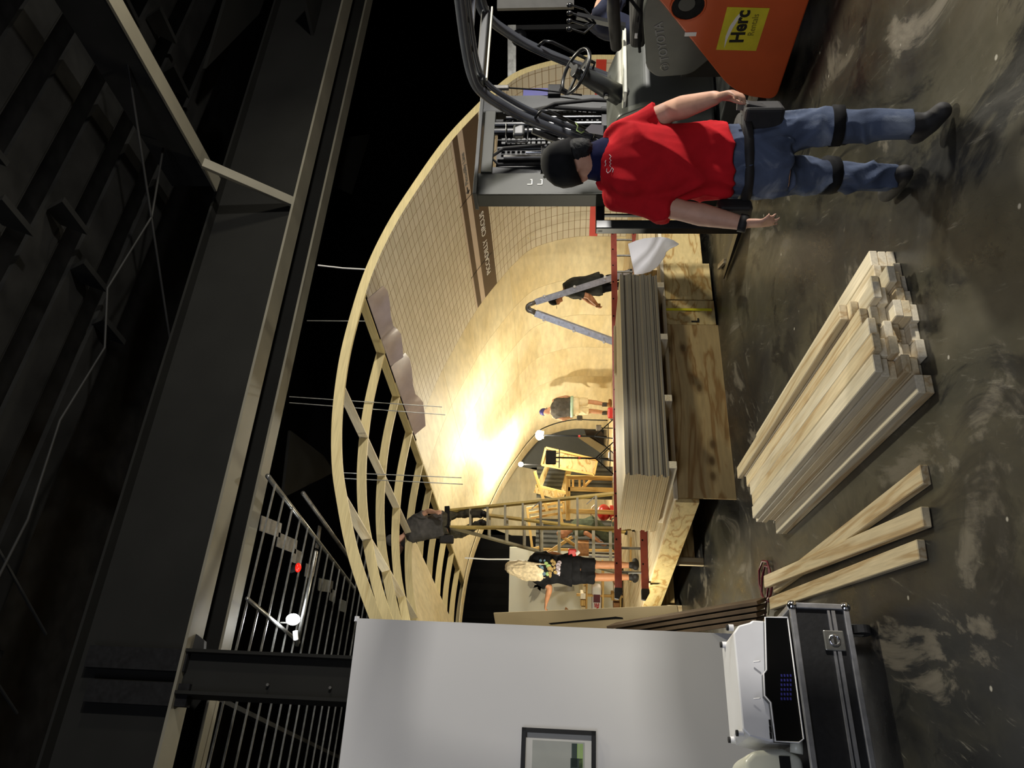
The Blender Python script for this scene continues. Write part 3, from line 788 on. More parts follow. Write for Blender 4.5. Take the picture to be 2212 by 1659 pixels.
# ------------------------------------------------------------------ flight case and the two appliances on it
def flight_case():
    s1, s0, ta, tb, z0, z1 = 1.20, -.45, 4.02, 4.60, .14, .405
    t = thing('flight_case', S((s0 + s1) / 2, (ta + tb) / 2, 0), 'low black road case with aluminium edges on castors in the near left corner', 'case')
    c = S((s0 + s1) / 2, (ta + tb) / 2, (z0 + z1) / 2)
    MB().obox(c, E1 * ((s1 - s0) / 2 - .004), E2 * ((tb - ta) / 2 - .004), Z * ((z1 - z0) / 2 - .004)).build('body', 'case_black', t, bevel=.003)
    e = .014
    for (a, b) in (((s0, ta, z1), (s1, ta, z1)), ((s0, ta, z0), (s1, ta, z0)), ((s0, tb, z1), (s1, tb, z1)), ((s0, tb, z0), (s1, tb, z0)),
                   ((s1, ta, z0), (s1, ta, z1)), ((s1, tb, z0), (s1, tb, z1)), ((s0, ta, z0), (s0, ta, z1)), ((s1, ta, z1), (s1, tb, z1)), ((s1, ta, z0), (s1, tb, z0))):
        d1 = {0: E1, 1: E2}
        p, q = S(*a), S(*b); ax = (q - p).normalized()
        u = E2 if abs(ax.z) > .9 else Z
        MB().bar(p, q, 2 * e, 2 * e, up=u).build('edge_strip', 'aluminium', t, bevel=.004)
    for dz in (.205, .228):
        MB().bar(S(s0, ta - .003, dz), S(s1 - .02, ta - .003, dz), .012, .018 if dz < .22 else .012).build('lid_strip', 'aluminium', t)
    for (a, b) in ((s1, ta), (s1, tb), (s0, ta)):
        for zz in (z0, z1): MB().sphere(S(a, b, zz), .027, 14).build('ball_corner', 'chrome', t, smooth=True)
    for sx in (s1 - .17, s1 - .98):
        l = MB().obox(S(sx, ta - .008, .222), E1 * .05, E2 * .006, Z * .05).build('latch', 'galvanised', t, bevel=.006)
        MB().tube([S(sx + .025 * math.cos(a * .7), ta - .016, .222 + .025 * math.sin(a * .7)) for a in range(9)], .006, 6, closed=True).build('twist_key', 'chrome', l, smooth=True)
        MB().bar(S(sx - .018, ta - .018, .222), S(sx + .018, ta - .018, .222), .006, .014).build('twist_key', 'chrome', l)
    for sx in (s1 - .09, s0 + .1):
        for tt in (ta + .09, tb - .09):
            k = MB().obox(S(sx, tt, z0 - .012), E1 * .05, E2 * .05, Z * .006).build('castor', 'galvanised', t)
            MB().cyl(S(sx - .02, tt, .05), S(sx + .02, tt, .05), .05, 20).build('wheel', 'rubber_black', k, smooth=False)
            for q in (-1, 1): MB().obox(S(sx + q * .026, tt, .09), E1 * .002, E2 * .018, Z * .045).build('fork', 'galvanised', k)
    # upturned appliance
    zt = z1 + .014
    tp = 4.09
    def q(x, y): 
        p = PP(x, y, S(0, tp, 0), E2); return p
    u = thing('upturned_appliance', S(.85, 4.25, zt), 'white office machine lying upside down on the road case, glossy black panel facing out', 'appliance')
    r, l = q(1700, 1340), q(1700, 1603); sr, sl = r.dot(E1), l.dot(E1)
    tz = q(1596, 1470).z; mz = q(1662, 1470).z
    # white upper body with sloped shoulders, swept along depth
    prof2 = [(sl + .01, zt), (sr - .005, zt), (sr, zt + .17), (sr - .012, mz + .06), (sr - .03, tz - .03), (sr - .07, tz), (sl + .05, tz), (sl + .02, tz - .03), (sl + .0, mz + .02)]
    MB().prism([(a, b) for a, b in prof2], S(0, tp + .19, 0), E1, Z, E2 * .17).build('housing', 'white_plastic', u, bevel=.008)
    panel = [(1733, 1344), (1722, 1338), (1650, 1337), (1653, 1450), (1647, 1458), (1649, 1505), (1662, 1520), (1672, 1603), (1722, 1606), (1733, 1598)]
    pts = [q(x, y) - E2 * .03 for x, y in panel]
    for p in pts: p.z = max(p.z, zt + .004)
    poly_plate('control_panel', pts, 'gloss_black', E2 * .05, u)
    MB().tube([p - E2 * .0 for p in pts], .004, 6, closed=True).build('panel_trim', 'white_plastic', u, smooth=True)
    # tiny keypad dots
    kb = MB()
    for i in range(6):
        for j in range(4):
            p = q(1685 + j * 6.5, 1462 + i * 10) - E2 * .031; kb.obox(p, E1 * .006, E2 * .0008, Z * .004)
    kb.build('keypad', 'tool_blue', u)
    for (x, y) in ((1588, 1366), (1613, 1351), (1604, 1582), (1636, 1582)):
        p = q(x + 8, y); fz = tz if y in (1366, 1582) and x != 1636 else tz - .03
        b = V((p.x, p.y, 0)) + E2 * (.27 if x in (1588, 1604) else .06)
        f = MB().cyl(b + Z * (tz - .01), b + Z * (tz + .015), .017, 14).build('foot', 'white_plastic', u)
        MB().cyl(b + Z * (tz + .015), b + Z * (tz + .026), .015, 14).build('foot_pad', 'rubber_black', f)
    for y in (1430, 1510): MB().cyl(q(1628, y) - E2 * .0, q(1640, y) - E2 * .02, .004, 6).build('moulded_pin', 'white_plastic', u)
    vb = MB()
    for i in range(3):
        for j in range(2): vb.obox(q(1662 + j * 7 + i * 1, 1562 + i * 14) - E2 * .012, E1 * .014, E2 * .002, Z * .005)
    vb.build('vent', 'matte_black', u)
    # second rounded appliance at the frame edge
    v = thing('cream_appliance', S(.3, 4.2, zt), 'rounded cream plastic machine half cut off by the picture edge on the road case', 'appliance')
    r = PP(1650, 1614, S(0, 4.12, 0), E2).dot(E1); top = PP(1606, 1640, S(0, 4.12, 0), E2).z
    pr = [(r - .42, zt), (r - .03, zt), (r, zt + .09), (r - .015, top - .05), (r - .06, top), (r - .36, top), (r - .42, top - .05)]
    MB().prism(pr, S(0, 4.29, 0), E1, Z, E2 * .17).build('housing', 'cream_plastic', v, bevel=.03, seg=4, smooth=True)
    MB().cyl(S(r - .02, 4.12, zt + .03), S(r + .04, 4.12, zt + .02), .03, 14).build('spout', 'cream_plastic', v, smooth=True)
    for k in range(2): MB().obox(S(r - .07 - k * .1, 4.118, zt + .09), E1 * .035, E2 * .004, Z * .025).build('vent', 'matte_black', v)
flight_case()

# ------------------------------------------------------------------ lumber pile on the floor
PILE_D = V((-.422, .906, 0)).normalized(); PILE_N = V((PILE_D.y, -PILE_D.x, 0))
def lumber():
    O = V((-.02, 3.42, 0)); h = [2, 6, 6, 6, 6, 7, 4, 3, 3]
    rnd = random.Random(4)
    for c, n in enumerate(h):
        for r in range(n):
            off = rnd.uniform(-.035, .07) + (.12 if c == 5 and r > 4 else 0) + (.1 if c >= 7 else 0)
            L = rnd.choice((2.44, 2.44, 2.46, 2.42)); x = .05 + c * .0905 + (.045 if (r in (2, 3) and c == 0) else 0) + rnd.uniform(-.004, .004) + r * .003
            p = O + PILE_N * x + PILE_D * off + Z * (.019 + r * .0388); yaw = 0
            q = p + PILE_D * L + PILE_N * yaw * L
            o = board('lumber_board', p, q, .0885, .038, ('pine_pale', 'pine', 'pine_pale')[rnd.randrange(3)], bevel=.004)
            if r == n - 1:
                lab = 'top board of the %s column of the lumber pile on the floor' % ('leftmost', 'second', 'third', 'fourth', 'middle', 'sixth', 'seventh', 'eighth', 'rightmost')[c]
                if c == 5: lab = 'highest board in the middle of the lumber pile, set back from the ends'
            elif r == 0 and c in (0, 8): lab = 'bottom board at the %s side of the floor lumber pile' % ('left' if c == 0 else 'right')
            else: lab = 'pale sawn board buried inside the lumber pile on the concrete floor'
            tag(o, lab, 'board', 'sawn boards in the floor lumber pile')
    for (p, q, lab) in ((V((-.36, 3.45, .019)), V((-1.47, 5.83, .019)), 'loose board beside the lumber pile, its far end under another board'),
                        (V((-.54, 3.43, .021)), V((-1.46, 5.93, .060)), 'middle one of three loose boards, crossing over its neighbour'),
                        (V((-.69, 3.47, .019)), V((-1.62, 5.92, .019)), 'loose board lying nearest the black road case')):
        tag(board('lumber_board', p, q, .089, .038, 'pine', bevel=.004), lab, 'board', 'three loose boards on the floor')
lumber()
# cable coil
cp = [(1662, 1300), (1648, 1290), (1640, 1262), (1640, 1232), (1647, 1212), (1657, 1213), (1664, 1236), (1668, 1262), (1665, 1285), (1655, 1300), (1645, 1285), (1646, 1250), (1652, 1222), (1660, 1224), (1663, 1250), (1658, 1278), (1652, 1330)]
tag(MB().tube([PZ(x, y, .012 + .006 * (i % 3)) for i, (x, y) in enumerate(cp)], .009, 8).build('power_cable', 'cable_dark_red', smooth=True), 'coiled dark red power cable on the floor beyond the loose boards', 'cable')

# ------------------------------------------------------------------ stack of plywood sheets on the stage
def sheets():
    L = V((.826, .563, 0)); Wd = V((-.563, .826, 0)); P0 = V((-.81, 7.03, 0)); rnd = random.Random(9)
    n = 20; th = .0198; zb = .655
    for i in range(n):
        j1, j2 = rnd.uniform(-.012, .012), rnd.uniform(-.010, .010)
        if i > 10: j1 += .012
        c = P0 + L * (1.22 + j1) + Wd * (.61 + j2) + Z * (zb + th * (i + .5))
        R3 = Matrix((L, Wd, Z)).transposed(); mb = MB().obox(c, L * 1.22, Wd * .61, Z * (th / 2 - .0006))
        o = mb.build('plywood_sheet', ['sheet_top', 'sheet_edge_grey', 'sheet_end'], origin=c, rot=R3)
        for p in o.data.polygons:
            a = p.normal
            p.material_index = 0 if abs(a.z) > .5 else (1 if abs(a.y) > .5 else 2)
        if i == n - 1: lab = 'topmost pale sheet of the plywood stack on the stage'
        elif i == 0: lab = 'lowest sheet of the plywood stack, resting on the battens'
        else: lab = 'plywood sheet inside the tall stack on the stage edge'
        tag(o, lab, 'sheet', 'plywood sheets stacked on the stage')
    names = ('leftmost', 'second', 'third', 'rightmost')
    for k, f in enumerate((.12, .85, 1.6, 2.3)):
        a = P0 + L * f + Z * .6175
        tag(board('batten', a, a + Wd * 1.2, .075, .073, 'pine_pale'), 'short pale batten under the plywood stack, %s of four' % names[k], 'batten', 'battens under the plywood stack')
    a = P0 + L * 1.75 + Wd * .9 + Z * (zb + n * th + .012)
    tag(board('plank', a, a + L * .62 - Wd * .08, .07, .02, 'pine'), 'short thin plank lying on top of the plywood stack at its right end', 'plank')
sheets()

# ------------------------------------------------------------------ red ladder lying on its edge behind the stack
def red_ladder():
    A, B = V((-2.44, 9.35, 0)), V((2.37, 11.9, 0)); d = (B - A).normalized(); n = V((-d.y, d.x, 0)); L = (B - A).length
    t = thing('red_ladder', (A + B) / 2 + Z * .58, 'long brick-red fibreglass ladder standing on its edge behind the plywood stack', 'ladder')
    for z in (.945, .625):
        r_ = MB(); c = (A + B) / 2 + Z * z
        r_.obox(c, d * L / 2, n * .003, Z * .042); r_.obox(c + n * .02 + Z * .04, d * L / 2, n * .02, Z * .003); r_.obox(c + n * .02 - Z * .04, d * L / 2, n * .02, Z * .003)
        o = r_.build('rail', 'fiberglass_red', t)
        k = .3
        while k < L: 
            MB().cyl(A + d * k + Z * (z + .018) - n * .003, A + d * k + Z * (z + .018) - n * .010, .011, 8).build('rivet', 'matte_black', o); k += .3
    k = .2
    while k < L - .1:
        MB().cyl(A + d * k + n * .02 + Z * .6, A + d * k + n * .02 + Z * .97, .016, 10).build('rung', 'galvanised', t); k += .3
    for z in (.945, .625):
        MB().prism([(0, -.045), (-.05, -.05), (-.14, .0), (-.13, .05), (-.02, .05), (0, .045)], A + Z * z, d, Z, n * .025).build('ladder_shoe', 'rubber_black', t, bevel=.006)
    b = A + d * .95 + n * .02
    MB().tube([b + Z * .93, b + Z * .8 + d * .03, b + Z * .7, b + Z * .64 + d * .05], .018, 8).build('rung_lock', 'dull_steel', t)
red_ladder()

# ------------------------------------------------------------------ white paper draped at the right end of the stack
def paper():
    base = S(5.9, 6.9, 0)
    rf = Matrix((E1, E2, Z)).transposed()
    for k in range(4):
        o = MB().obox(S(6.35, 7.32, HS + .028 + k * .05), E1 * (.42 - .02 * k), E2 * .38, Z * .0235).build('foam_board', 'board_cream')
        tag(o, 'pale packing board right of the plywood stack, %s of four' % ('lowest', 'second from below', 'third from below', 'topmost')[k], 'board', 'pale boards right of the plywood stack')
    rows = [((1357, 527), (1371, 594), 8.95), ((1374, 520), (1388, 592), 8.85), ((1392, 515), (1405, 587), 8.75), ((1412, 513), (1422, 575), 8.6), ((1430, 512), (1437, 553), 8.42), ((1442, 514), (1439, 545), 8.34), ((1455, 519), (1447, 538), 8.30), ((1467, 527), (1462, 531), 8.28)]
    vs = []; n, m_ = len(rows) - 1, 6
    for (xa, ya), (xb, yb), D in rows:
        for j in range(m_ + 1):
            g = j / m_; vs.append(PD(xa + (xb - xa) * g, ya + (yb - ya) * g, D - .18 * g + .02 * math.sin(g * 6)))
    fs = [(i * (m_ + 1) + j, i * (m_ + 1) + j + 1, (i + 1) * (m_ + 1) + j + 1, (i + 1) * (m_ + 1) + j) for i in range(n) for j in range(m_)]
    nb = len(vs); vs += [v + Z * .002 - E2 * .002 for v in vs]; fs += [tuple(nb + k for k in reversed(f)) for f in fs]
    tag(MB().add(vs, fs).build('paper_sheet', 'paper_white', smooth=True), 'large white paper sheet draped over the stage edge near the fork backrest', 'paper')
paper()

# ------------------------------------------------------------------ tall stepladder with a man on it
LF1, LF2 = PY(1062, 11.8, .58), PY(1142, 11.5, .58)
LR1, LR2 = PY(1150, 13.0, .58), PY(1243, 12.7, .58)
LT1, LT2 = PD(972, 1103, 12.35), PD(972, 1139, 12.15)
def stepladder():
    t = thing('stepladder', (LF1 + LR2) / 2, 'tall yellowed stepladder inside the tunnel with a man standing on its upper rungs', 'ladder')
    for a, b, nm in ((LF1, LT1, 'front_rail'), (LF2, LT2, 'front_rail'), (LR1, LT1, 'rear_rail'), (LR2, LT2, 'rear_rail')):
        MB().bar(a, b, .035, .075, up=E2).build(nm, 'fiberglass_yellow' if nm == 'rear_rail' and a is LR1 else 'rung_tan' if nm == 'rear_rail' else 'fiberglass_yellow', t)
        MB().obox(a + Z * .02, E1 * .03, E2 * .045, Z * .02).build('ladder_shoe', 'rubber_black', t)
    for k in range(9):
        f = (k + 1) / 10.2
        MB().bar(LF1.lerp(LT1, f), LF2.lerp(LT2, f), .07, .035).build('step', 'rung_tan', t)
        if k % 1 == 0: MB().bar(LR1.lerp(LT1, f), LR2.lerp(LT2, f), .03, .05).build('rear_brace', 'rung_tan', t)
    for k in (2, 5, 8):
        f = k / 10.2
        MB().bar(LF1.lerp(LT1, f), LF1.lerp(LT1, f + .05).lerp(LF2.lerp(LT2, f + .05), .25), .02, .012).build('corner_brace', 'galvanised', t)
    MB().bar(LF2.lerp(LT2, .5), LR2.lerp(LT2, .5), .03, .012).build('spreader', 'dull_steel', t)
    MB().bar(LF1.lerp(LT1, .5), LR1.lerp(LT1, .5), .03, .012).build('spreader', 'dull_steel', t)
    MB().bar(LT1 + (LT1 - LT2) * .12 + Z * .04, LT2 - (LT1 - LT2) * .12 + Z * .04, .16, .08).build('top_cap', 'matte_black', t)
stepladder()
def aframe():
    ap = PD(1144, 665, 12.9)
    t = thing('folding_ladder', V((ap.x, ap.y + .2, .58)), 'grey aluminium A-shaped folding ladder standing inside the tunnel', 'ladder')
    fr, fl = PY(588, 12.9, .6), PY(752, 12.9, .6); dep = V((.06, .42, 0))
    tops = []
    for f, sg in ((fr, 1), (fl, -1)):
        top = ap + (f - ap).normalized() * .10 + V((.06 * sg, 0, 0)); tops.append(top)
        for k in (0, 1):
            MB().bar(top + dep * k, f + dep * k, .10, .03, up=dep).build('rail', 'aluminium', t)
            MB().obox(f + dep * k - Z * .0, V((.05, 0, 0)), V((0, .03, 0)), Z * .02).build('ladder_shoe', 'rubber_black', t)
        for i in range(6):
            p = top.lerp(f, (i + .6) / 6.3)
            r_ = MB().cyl(p - dep * .1, p + dep * 1.05, .017, 10).build('rung', 'aluminium', t)
            if i % 2 == 0: MB().sphere(p - dep * .08 + V((.055 * sg, 0, 0)), .025, 10).build('locking_knob', 'white_plastic', t, smooth=True)
    for k in (0, 1):
        arc = [ap + dep * k + V((.06 * math.cos(a), 0, .06 * math.sin(a) - .02)) for a in [i * math.pi / 8 for i in range(9)]]
        MB().tube([tops[0] + dep * k] + arc + [tops[1] + dep * k], .035, 10).build('hinge', 'dull_steel', t, smooth=True)
aframe()

# ------------------------------------------------------------------ work lights
def tripod(name, head, floor_y, D, label, lit, mat_head, size=.11, grp=None):
    base = V((head.x, head.y, HS)); t = thing(name, base, label, 'work light', grp)
    MB().cyl(base + Z * .25, head - Z * .06, .016, 10).build('pole', 'matte_black', t)
    for k in range(3):
        a = k * 2.094 + .5; MB().cyl(base + Z * .5, base + V((math.cos(a) * .5, math.sin(a) * .5, .01)), .012, 8).build('leg', 'matte_black', t)
        MB().cyl(base + Z * .22, base + V((math.cos(a) * .28, math.sin(a) * .28, .22)), .008, 8).build('leg_brace', 'matte_black', t)
    MB().cyl(base + Z * .78, base + Z * .82, .022, 10).build('pole_clamp', 'tool_red', t)
    return t
H1 = PD(1165, 940, 15.5)
t = tripod('work_light', H1, 945, 15.5, 'brightest lit work light, on a tripod left of the man in shorts', True, 'lamp_glass')
MB().sphere(H1, .10, 16, (1, .6, .8)).build('lit_bulb', 'lamp_glass', t, smooth=True)
MB().obox(H1 + V((.0, .12, -.02)), V((.08, 0, 0)), V((0, .03, 0)), Z * .07).build('reflector', 'galvanised', t)
H3 = PD(1190, 988, 14.6)
t = tripod('work_light', H3, 985, 14.6, 'unlit-looking work light with black head seen from behind, on a tripod', False, 'matte_black')
MB().obox(H3, V((.13, .03, 0)), V((-.01, .05, 0)), Z * .10).build('lamp_head', 'leather_black', t, bevel=.02)
MB().bar(H3 + V((-.2, 0, -.16)), H3 + V((.2, 0, -.16)), .025, .02).build('cross_bar', 'dull_steel', t)
for k in (-1, 1): MB().cyl(H3 + V((k * .08, 0, -.1)), H3 + V((k * .08, 0, -.17)), .01, 8).build('yoke', 'dull_steel', t)
H2 = PD(1125, 1003, 18.6)
t = tripod('work_light', H2, 1003, 18.6, 'smaller lit work light farther back behind the plywood frames', True, 'lamp_glass')
MB().sphere(H2, .06, 14).build('lit_bulb', 'lamp_glass', t, smooth=True)
light('work_light_a', 'POINT', H1 + V((-.05, -.22, .12)), 225, (1.0, .95, .78), .09)
light('work_light_b', 'POINT', H2 + V((0, -.18, .05)), 230, (1.0, .9, .7), .06)
t = tripod('work_light', V((-3.3, 9.05, 1.15)), 0, 9, 'added unseen fill lamp low behind the white display wall on the stage side', True, 'lamp_glass')  # invented fixture for the fill added behind the wall
MB().obox(V((-3.3, 9.05, 1.12)), V((.1, 0, 0)), V((0, .08, 0)), Z * .03).build('lamp_head', 'matte_black', t)
# ------------------------------------------------------------------ timber and stores behind the tunnel
def stick(t, x0, y0, x1, y1, D, w=.09, th=.04, mat='pine_yellow', D2=None, name='timber'):
    a, b = PD(x0, y0, D), PD(x1, y1, D2 or D)
    return board(name, a, b, w, th, mat, t, up=(0, 1, 0))
def back():
    # framed plywood panel, tilted
    t = thing('plywood_flat', PD(1300, 1000, 16.4), 'tilted plywood panel in a timber frame beside the black-headed work light', 'panel')
    c = [(1179, 967), (1290, 993), (1283, 1025), (1170, 1004)]
    poly_plate('panel_face', [PD(x, y, 16.45) for x, y in c], 'plywood_pale', (0, .02, 0), t)
    for i in range(4):
        (a, b), (e, f) = c[i], c[(i + 1) % 4]; stick(t, a, b, e, f, 16.38, .045, .06)
    t = thing('plywood_flat', PD(1300, 1040, 17.0), 'pale flat panel with a dark window opening propped behind the yellow timber frames', 'panel')
    o_ = [(1180, 1000), (1236, 1014), (1216, 1082), (1152, 1064)]; h_ = [(1187, 1009), (1222, 1017), (1212, 1059), (1172, 1051)]
    mb = MB(); vs = [PD(x, y, 17) for x, y in o_ + h_]; mb.add(vs + [v + V((0, .02, 0)) for v in vs], [(0, 1, 5, 4), (1, 2, 6, 5), (2, 3, 7, 6), (3, 0, 4, 7), (8, 12, 13, 9), (9, 13, 14, 10), (10, 14, 15, 11), (11, 15, 12, 8), (0, 8, 9, 1), (1, 9, 10, 2), (2, 10, 11, 3), (3, 11, 8, 0), (4, 5, 13, 12), (5, 6, 14, 13), (6, 7, 15, 14), (7, 4, 12, 15)])
    mb.build('panel_face', 'plywood_pale', t)
    # dark corrugated sheets standing behind
    for k, (y0, y1, x0, lab) in enumerate(((1004, 1075, 1160, 'upper dark corrugated sheet seen through the window opening'), (1120, 1200, 1158, 'dark corrugated sheet behind the stepladder, left of the frames'))):
        a, b = PD(x0, y0, 17.8), PD(x0, y1, 17.8); mb = MB(); n = 16
        for i in range(n):
            p, q = a.lerp(b, i / n), a.lerp(b, (i + 1) / n); oy = .04 * (i % 2)
            mb.add([V((p.x, p.y + oy, HS)), V((q.x, q.y + .04 - oy, HS)), V((q.x, q.y + .04 - oy, a.z)), V((p.x, p.y + oy, a.z)),
                    V((p.x, p.y + oy + .01, HS)), V((q.x, q.y + .05 - oy, HS)), V((q.x, q.y + .05 - oy, a.z)), V((p.x, p.y + oy + .01, a.z))], [(0, 1, 2, 3), (7, 6, 5, 4), (3, 2, 6, 7)])
        tag(mb.build('corrugated_sheet', 'deck_grey'), lab, 'sheet')
    # yellow timber stand with three legs
    t = thing('timber_stand', PY(1065, 15.2, HS), 'yellow timber stand with a long top rail behind the right rail of the stepladder', 'frame')
    stick(t, 1227, 1026, 1227, 1124, 15.2, .09)
    for y in (1031, 1056, 1104): 
        a = PD(1227, y, 15.2); board('leg', a, V((a.x, a.y, HS)), .085, .04, 'pine_yellow', t, up=(0, 1, 0))
    for x in (1238, 1252, 1262): stick(t, x, 1030, x, 1056, 15.35, .04, .03)
    stick(t, 1285, 1028, 1255, 1058, 15.45, .05, .03)
    # tilted slatted frame
    t = thing('slatted_frame', PD(1250, 1120, 16.0), 'tilted yellow slatted timber frame seen between the stepladder rungs', 'frame')
    for a in ((1137, 1098, 1217, 1084), (1139, 1100, 1150, 1186), (1142, 1108, 1215, 1096), (1146, 1119, 1217, 1108), (1217, 1084, 1219, 1110), (1150, 1186, 1165, 1182)): stick(t, *a, 16.0, .05, .04)
    board('prop', PD(1150, 1186, 16.0), V((PD(1150, 1186, 16).x, 16.1, HS)), .05, .04, 'pine_yellow', t, up=(0, 1, 0))
    for i, (a, D, lab) in enumerate((((1155, 1018, 1182, 1104), 15.7, 'slanting yellow stick crossing in front of the window opening panel'), ((1157, 1049, 1226, 1066), 15.75, 'thin yellow stick laid nearly upright below the window opening'), ((1198, 1058, 1215, 1132), 15.6, 'short yellow stick leaning on the timber stand behind the ladder'),
                          ((1170, 1203, 1236, 1160), 15.3, 'long pale stick rising beside the long-haired person'), ((1212, 1158, 1262, 1192), 15.1, 'yellow board edge above the kneeling man'))):
        x0, y0, x1, y1 = a
        o = board('timber_stick', PD(x0, y0, D), PD(x1, y1, D), .06, .035, 'pine_yellow', up=(0, 1, 0)); tag(o, lab, 'stick')
    # big curved-edge plywood leaf
    pts = [(1100, 1003), (1190, 1022), (1310, 1060), (1310, 1180), (1141, 1168), (1085, 1150), (1038, 1130), (1060, 1062)]
    o = poly_plate('plywood_leaf', [PD(x, y, 21.6) for x, y in pts], 'skin_ply', (0, .03, 0)); tag(o, 'large orange-tinted curved plywood piece standing beyond the far end of the tunnel', 'panel')
    # grey scenery flats
    pts = [(1105, 905), (1312, 905), (1312, 1010), (1150, 1010), (1095, 1030)]
    o = poly_plate('scenery_flat', [V((p.x, p.y, 0)) if p.z < .9 else p for p in [PD(x, y, 23.5) for x, y in pts]], 'picture_grey', (0, .04, 0)); tag(o, 'plain blue-grey scenery flat beyond the tunnel behind the bright work light', 'panel')
    o = poly_plate('scenery_flat', [V((p.x, p.y, 0)) if p.z < .6 else p for p in [PD(x, y, 22.3) for x, y in ((1248, 945), (1262, 938), (1322, 990), (1322, 1012))]], 'board_cream', (0, .03, 0)); tag(o, 'pale slanting board behind the tripod of the brightest work light', 'board')
    o = poly_plate('scenery_flat', [PD(x, y, 22.8) for x, y in ((1262, 928), (1300, 932), (1318, 962), (1290, 966), (1268, 945))], 'board_brown', (0, .03, 0)); tag(o, 'brown angular board at the foot of the grey scenery flat', 'board')
    # white backdrop with drawing
    t = thing('painted_backdrop', PD(1245, 1250, 16.8), 'white backdrop with a grey wing drawing behind the long-haired person', 'backdrop')
    a, b = PD(1101, 1182, 16.8), PD(1101, 1345, 16.8)
    MB().box((b.x - .3, 16.8, HS), (a.x, 16.84, a.z)).build('cloth', 'backdrop_white', t)
    def fl(pts, mat='drawing_grey', nm='painted_shape'):
        return poly_plate(nm, [PD(x, y, 16.795) for x, y in pts], mat, (0, -.004, 0), t)
    fl([(1155, 1264), (1142, 1290), (1149, 1286), (1144, 1302), (1154, 1293), (1152, 1299), (1161, 1290), (1167, 1280), (1169, 1268), (1162, 1262)])
    fl([(1141, 1253), (1140, 1264), (1146, 1271), (1160, 1268), (1178, 1274), (1180, 1266), (1160, 1255), (1148, 1250)])
    fl([(1160, 1270), (1165, 1275), (1182, 1286), (1181, 1278), (1170, 1266)])
    fl([(1196, 1268), (1240, 1266), (1241, 1276), (1222, 1278), (1197, 1276)])
    text_mesh('painted_letter', 'H', .2, 'print_black', PD(1146, 1337, 16.79), V((1, 0, 0)), Z, t, bold=-.002)
    text_mesh('painted_letter', 'O', .2, 'print_black', PD(1166, 1339, 16.79), V((1, 0, 0)), Z, t, bold=-.002)
    fl([(1222, 1311), (1230, 1318), (1222, 1325), (1219, 1318)], 'leather_tan')
    # black drape
    mb = MB(); n = 14; a, b = PD(900, 1150, 19.6), PD(900, 1360, 19.6)
    for i in range(n):
        p, q = a.lerp(b, i / n), a.lerp(b, (i + 1) / n); o1, o2 = .008 * (i % 2), .008 * ((i + 1) % 2)
        mb.add([V((p.x, p.y + o1, HS)), V((q.x, q.y + o2, HS)), V((q.x, q.y + o2, a.z)), V((p.x, p.y + o1, a.z)), V((p.x, p.y + o1 + .01, HS)), V((q.x, q.y + o2 + .01, HS)), V((q.x, q.y + o2 + .01, a.z)), V((p.x, p.y + o1 + .01, a.z))], [(0, 1, 2, 3), (7, 6, 5, 4), (3, 2, 6, 7)])
    tag(mb.build('stage_drape', 'curtain_black', smooth=True), 'black drape hanging behind the white backdrop', 'curtain')
    # shelf of offcuts and a sack, left
    t = thing('timber_rack', PY(1290, 14.0, HS), 'low rack of yellow offcuts at the far left of the stage', 'rack')
    X0, X1 = PY(1215, 14.0, 1).x, PY(1345, 14.0, 1).x
    for z in (.62, .93, 1.22): board('shelf', V((X0, 14, z)), V((X1, 14, z)), .5, .03, 'pine_yellow', t)
    for x in (X0 + .05, (X0 + X1) / 2, X1 - .05): board('post', V((x, 13.8, HS)), V((x, 13.8, 1.4)), .06, .04, 'pine_yellow', t, up=(1, 0, 0))
    rnd = random.Random(3)
    for i in range(9):
        x = X1 + (X0 - X1) * (i + .5) / 9; z = 1.24
        o = MB().box((x - .05, 13.72, z), (x + .05, 13.95, z + rnd.uniform(.04, .12))).build('wood_offcut', ('pine_yellow', 'pine_pale', 'board_cream')[i % 3])
        tag(o, 'small timber offcut on the top shelf of the low rack', 'offcut', 'offcuts on the low timber rack')
    for i in range(7):
        x = X1 + (X0 - X1) * (i + .5) / 7; z = .64
        o = MB().box((x - .06, 13.74, z), (x + .05, 13.98, z + rnd.uniform(.05, .16))).build('wood_offcut', ('pine_yellow', 'pine_pale', 'leather_tan')[i % 3])
        tag(o, 'small timber offcut on the bottom shelf of the low rack', 'offcut', 'offcuts on the lower rack shelf')
    c = V((PY(1292, 13.9, 1).x, 13.9, .95)); t = thing('cement_sack', c, 'white and dark red printed sack lying on the rack at the far left', 'sack')
    MB().obox(c + Z * .09, V((.24, 0, 0)), V((0, .14, 0)), Z * .085).build('sack', 'print_white', t, bevel=.05, smooth=True, seg=3)
    MB().obox(c + V((.03, -.141, .09)), V((.07, 0, 0)), V((0, .003, 0)), Z * .06).build('dark_patch', 'cable_dark_red', t)
    text_mesh('sack_lettering', 'NE', .11, 'tool_red', c + V((-.19, -.142, .05)), V((1, 0, 0)), Z, t, bold=.004)
    # cardboard box, red machine
    p = PY(1190, 14.3, HS); t = thing('cardboard_box', p, 'small brown cardboard box on a stool behind the kneeling man', 'box')
    MB().box(p + V((-.12, 0, .6)), p + V((.12, .3, .86))).build('carton', 'leather_tan', t)
    for sx in (-.12, .12):
        for sy in (0, .28): MB().cyl(p + V((sx, sy, 0)), p + V((sx, sy, .6)), .02, 8).build('stool_leg', 'dull_steel', t)
    p = PY(1108, 15.6, HS); t = thing('red_machine', p, 'round red shop machine with chrome loops behind the stepladder foot', 'machine')
    MB().cyl(p, p + Z * .16, .15, 20).build('drum', 'tool_red', t, smooth=False)
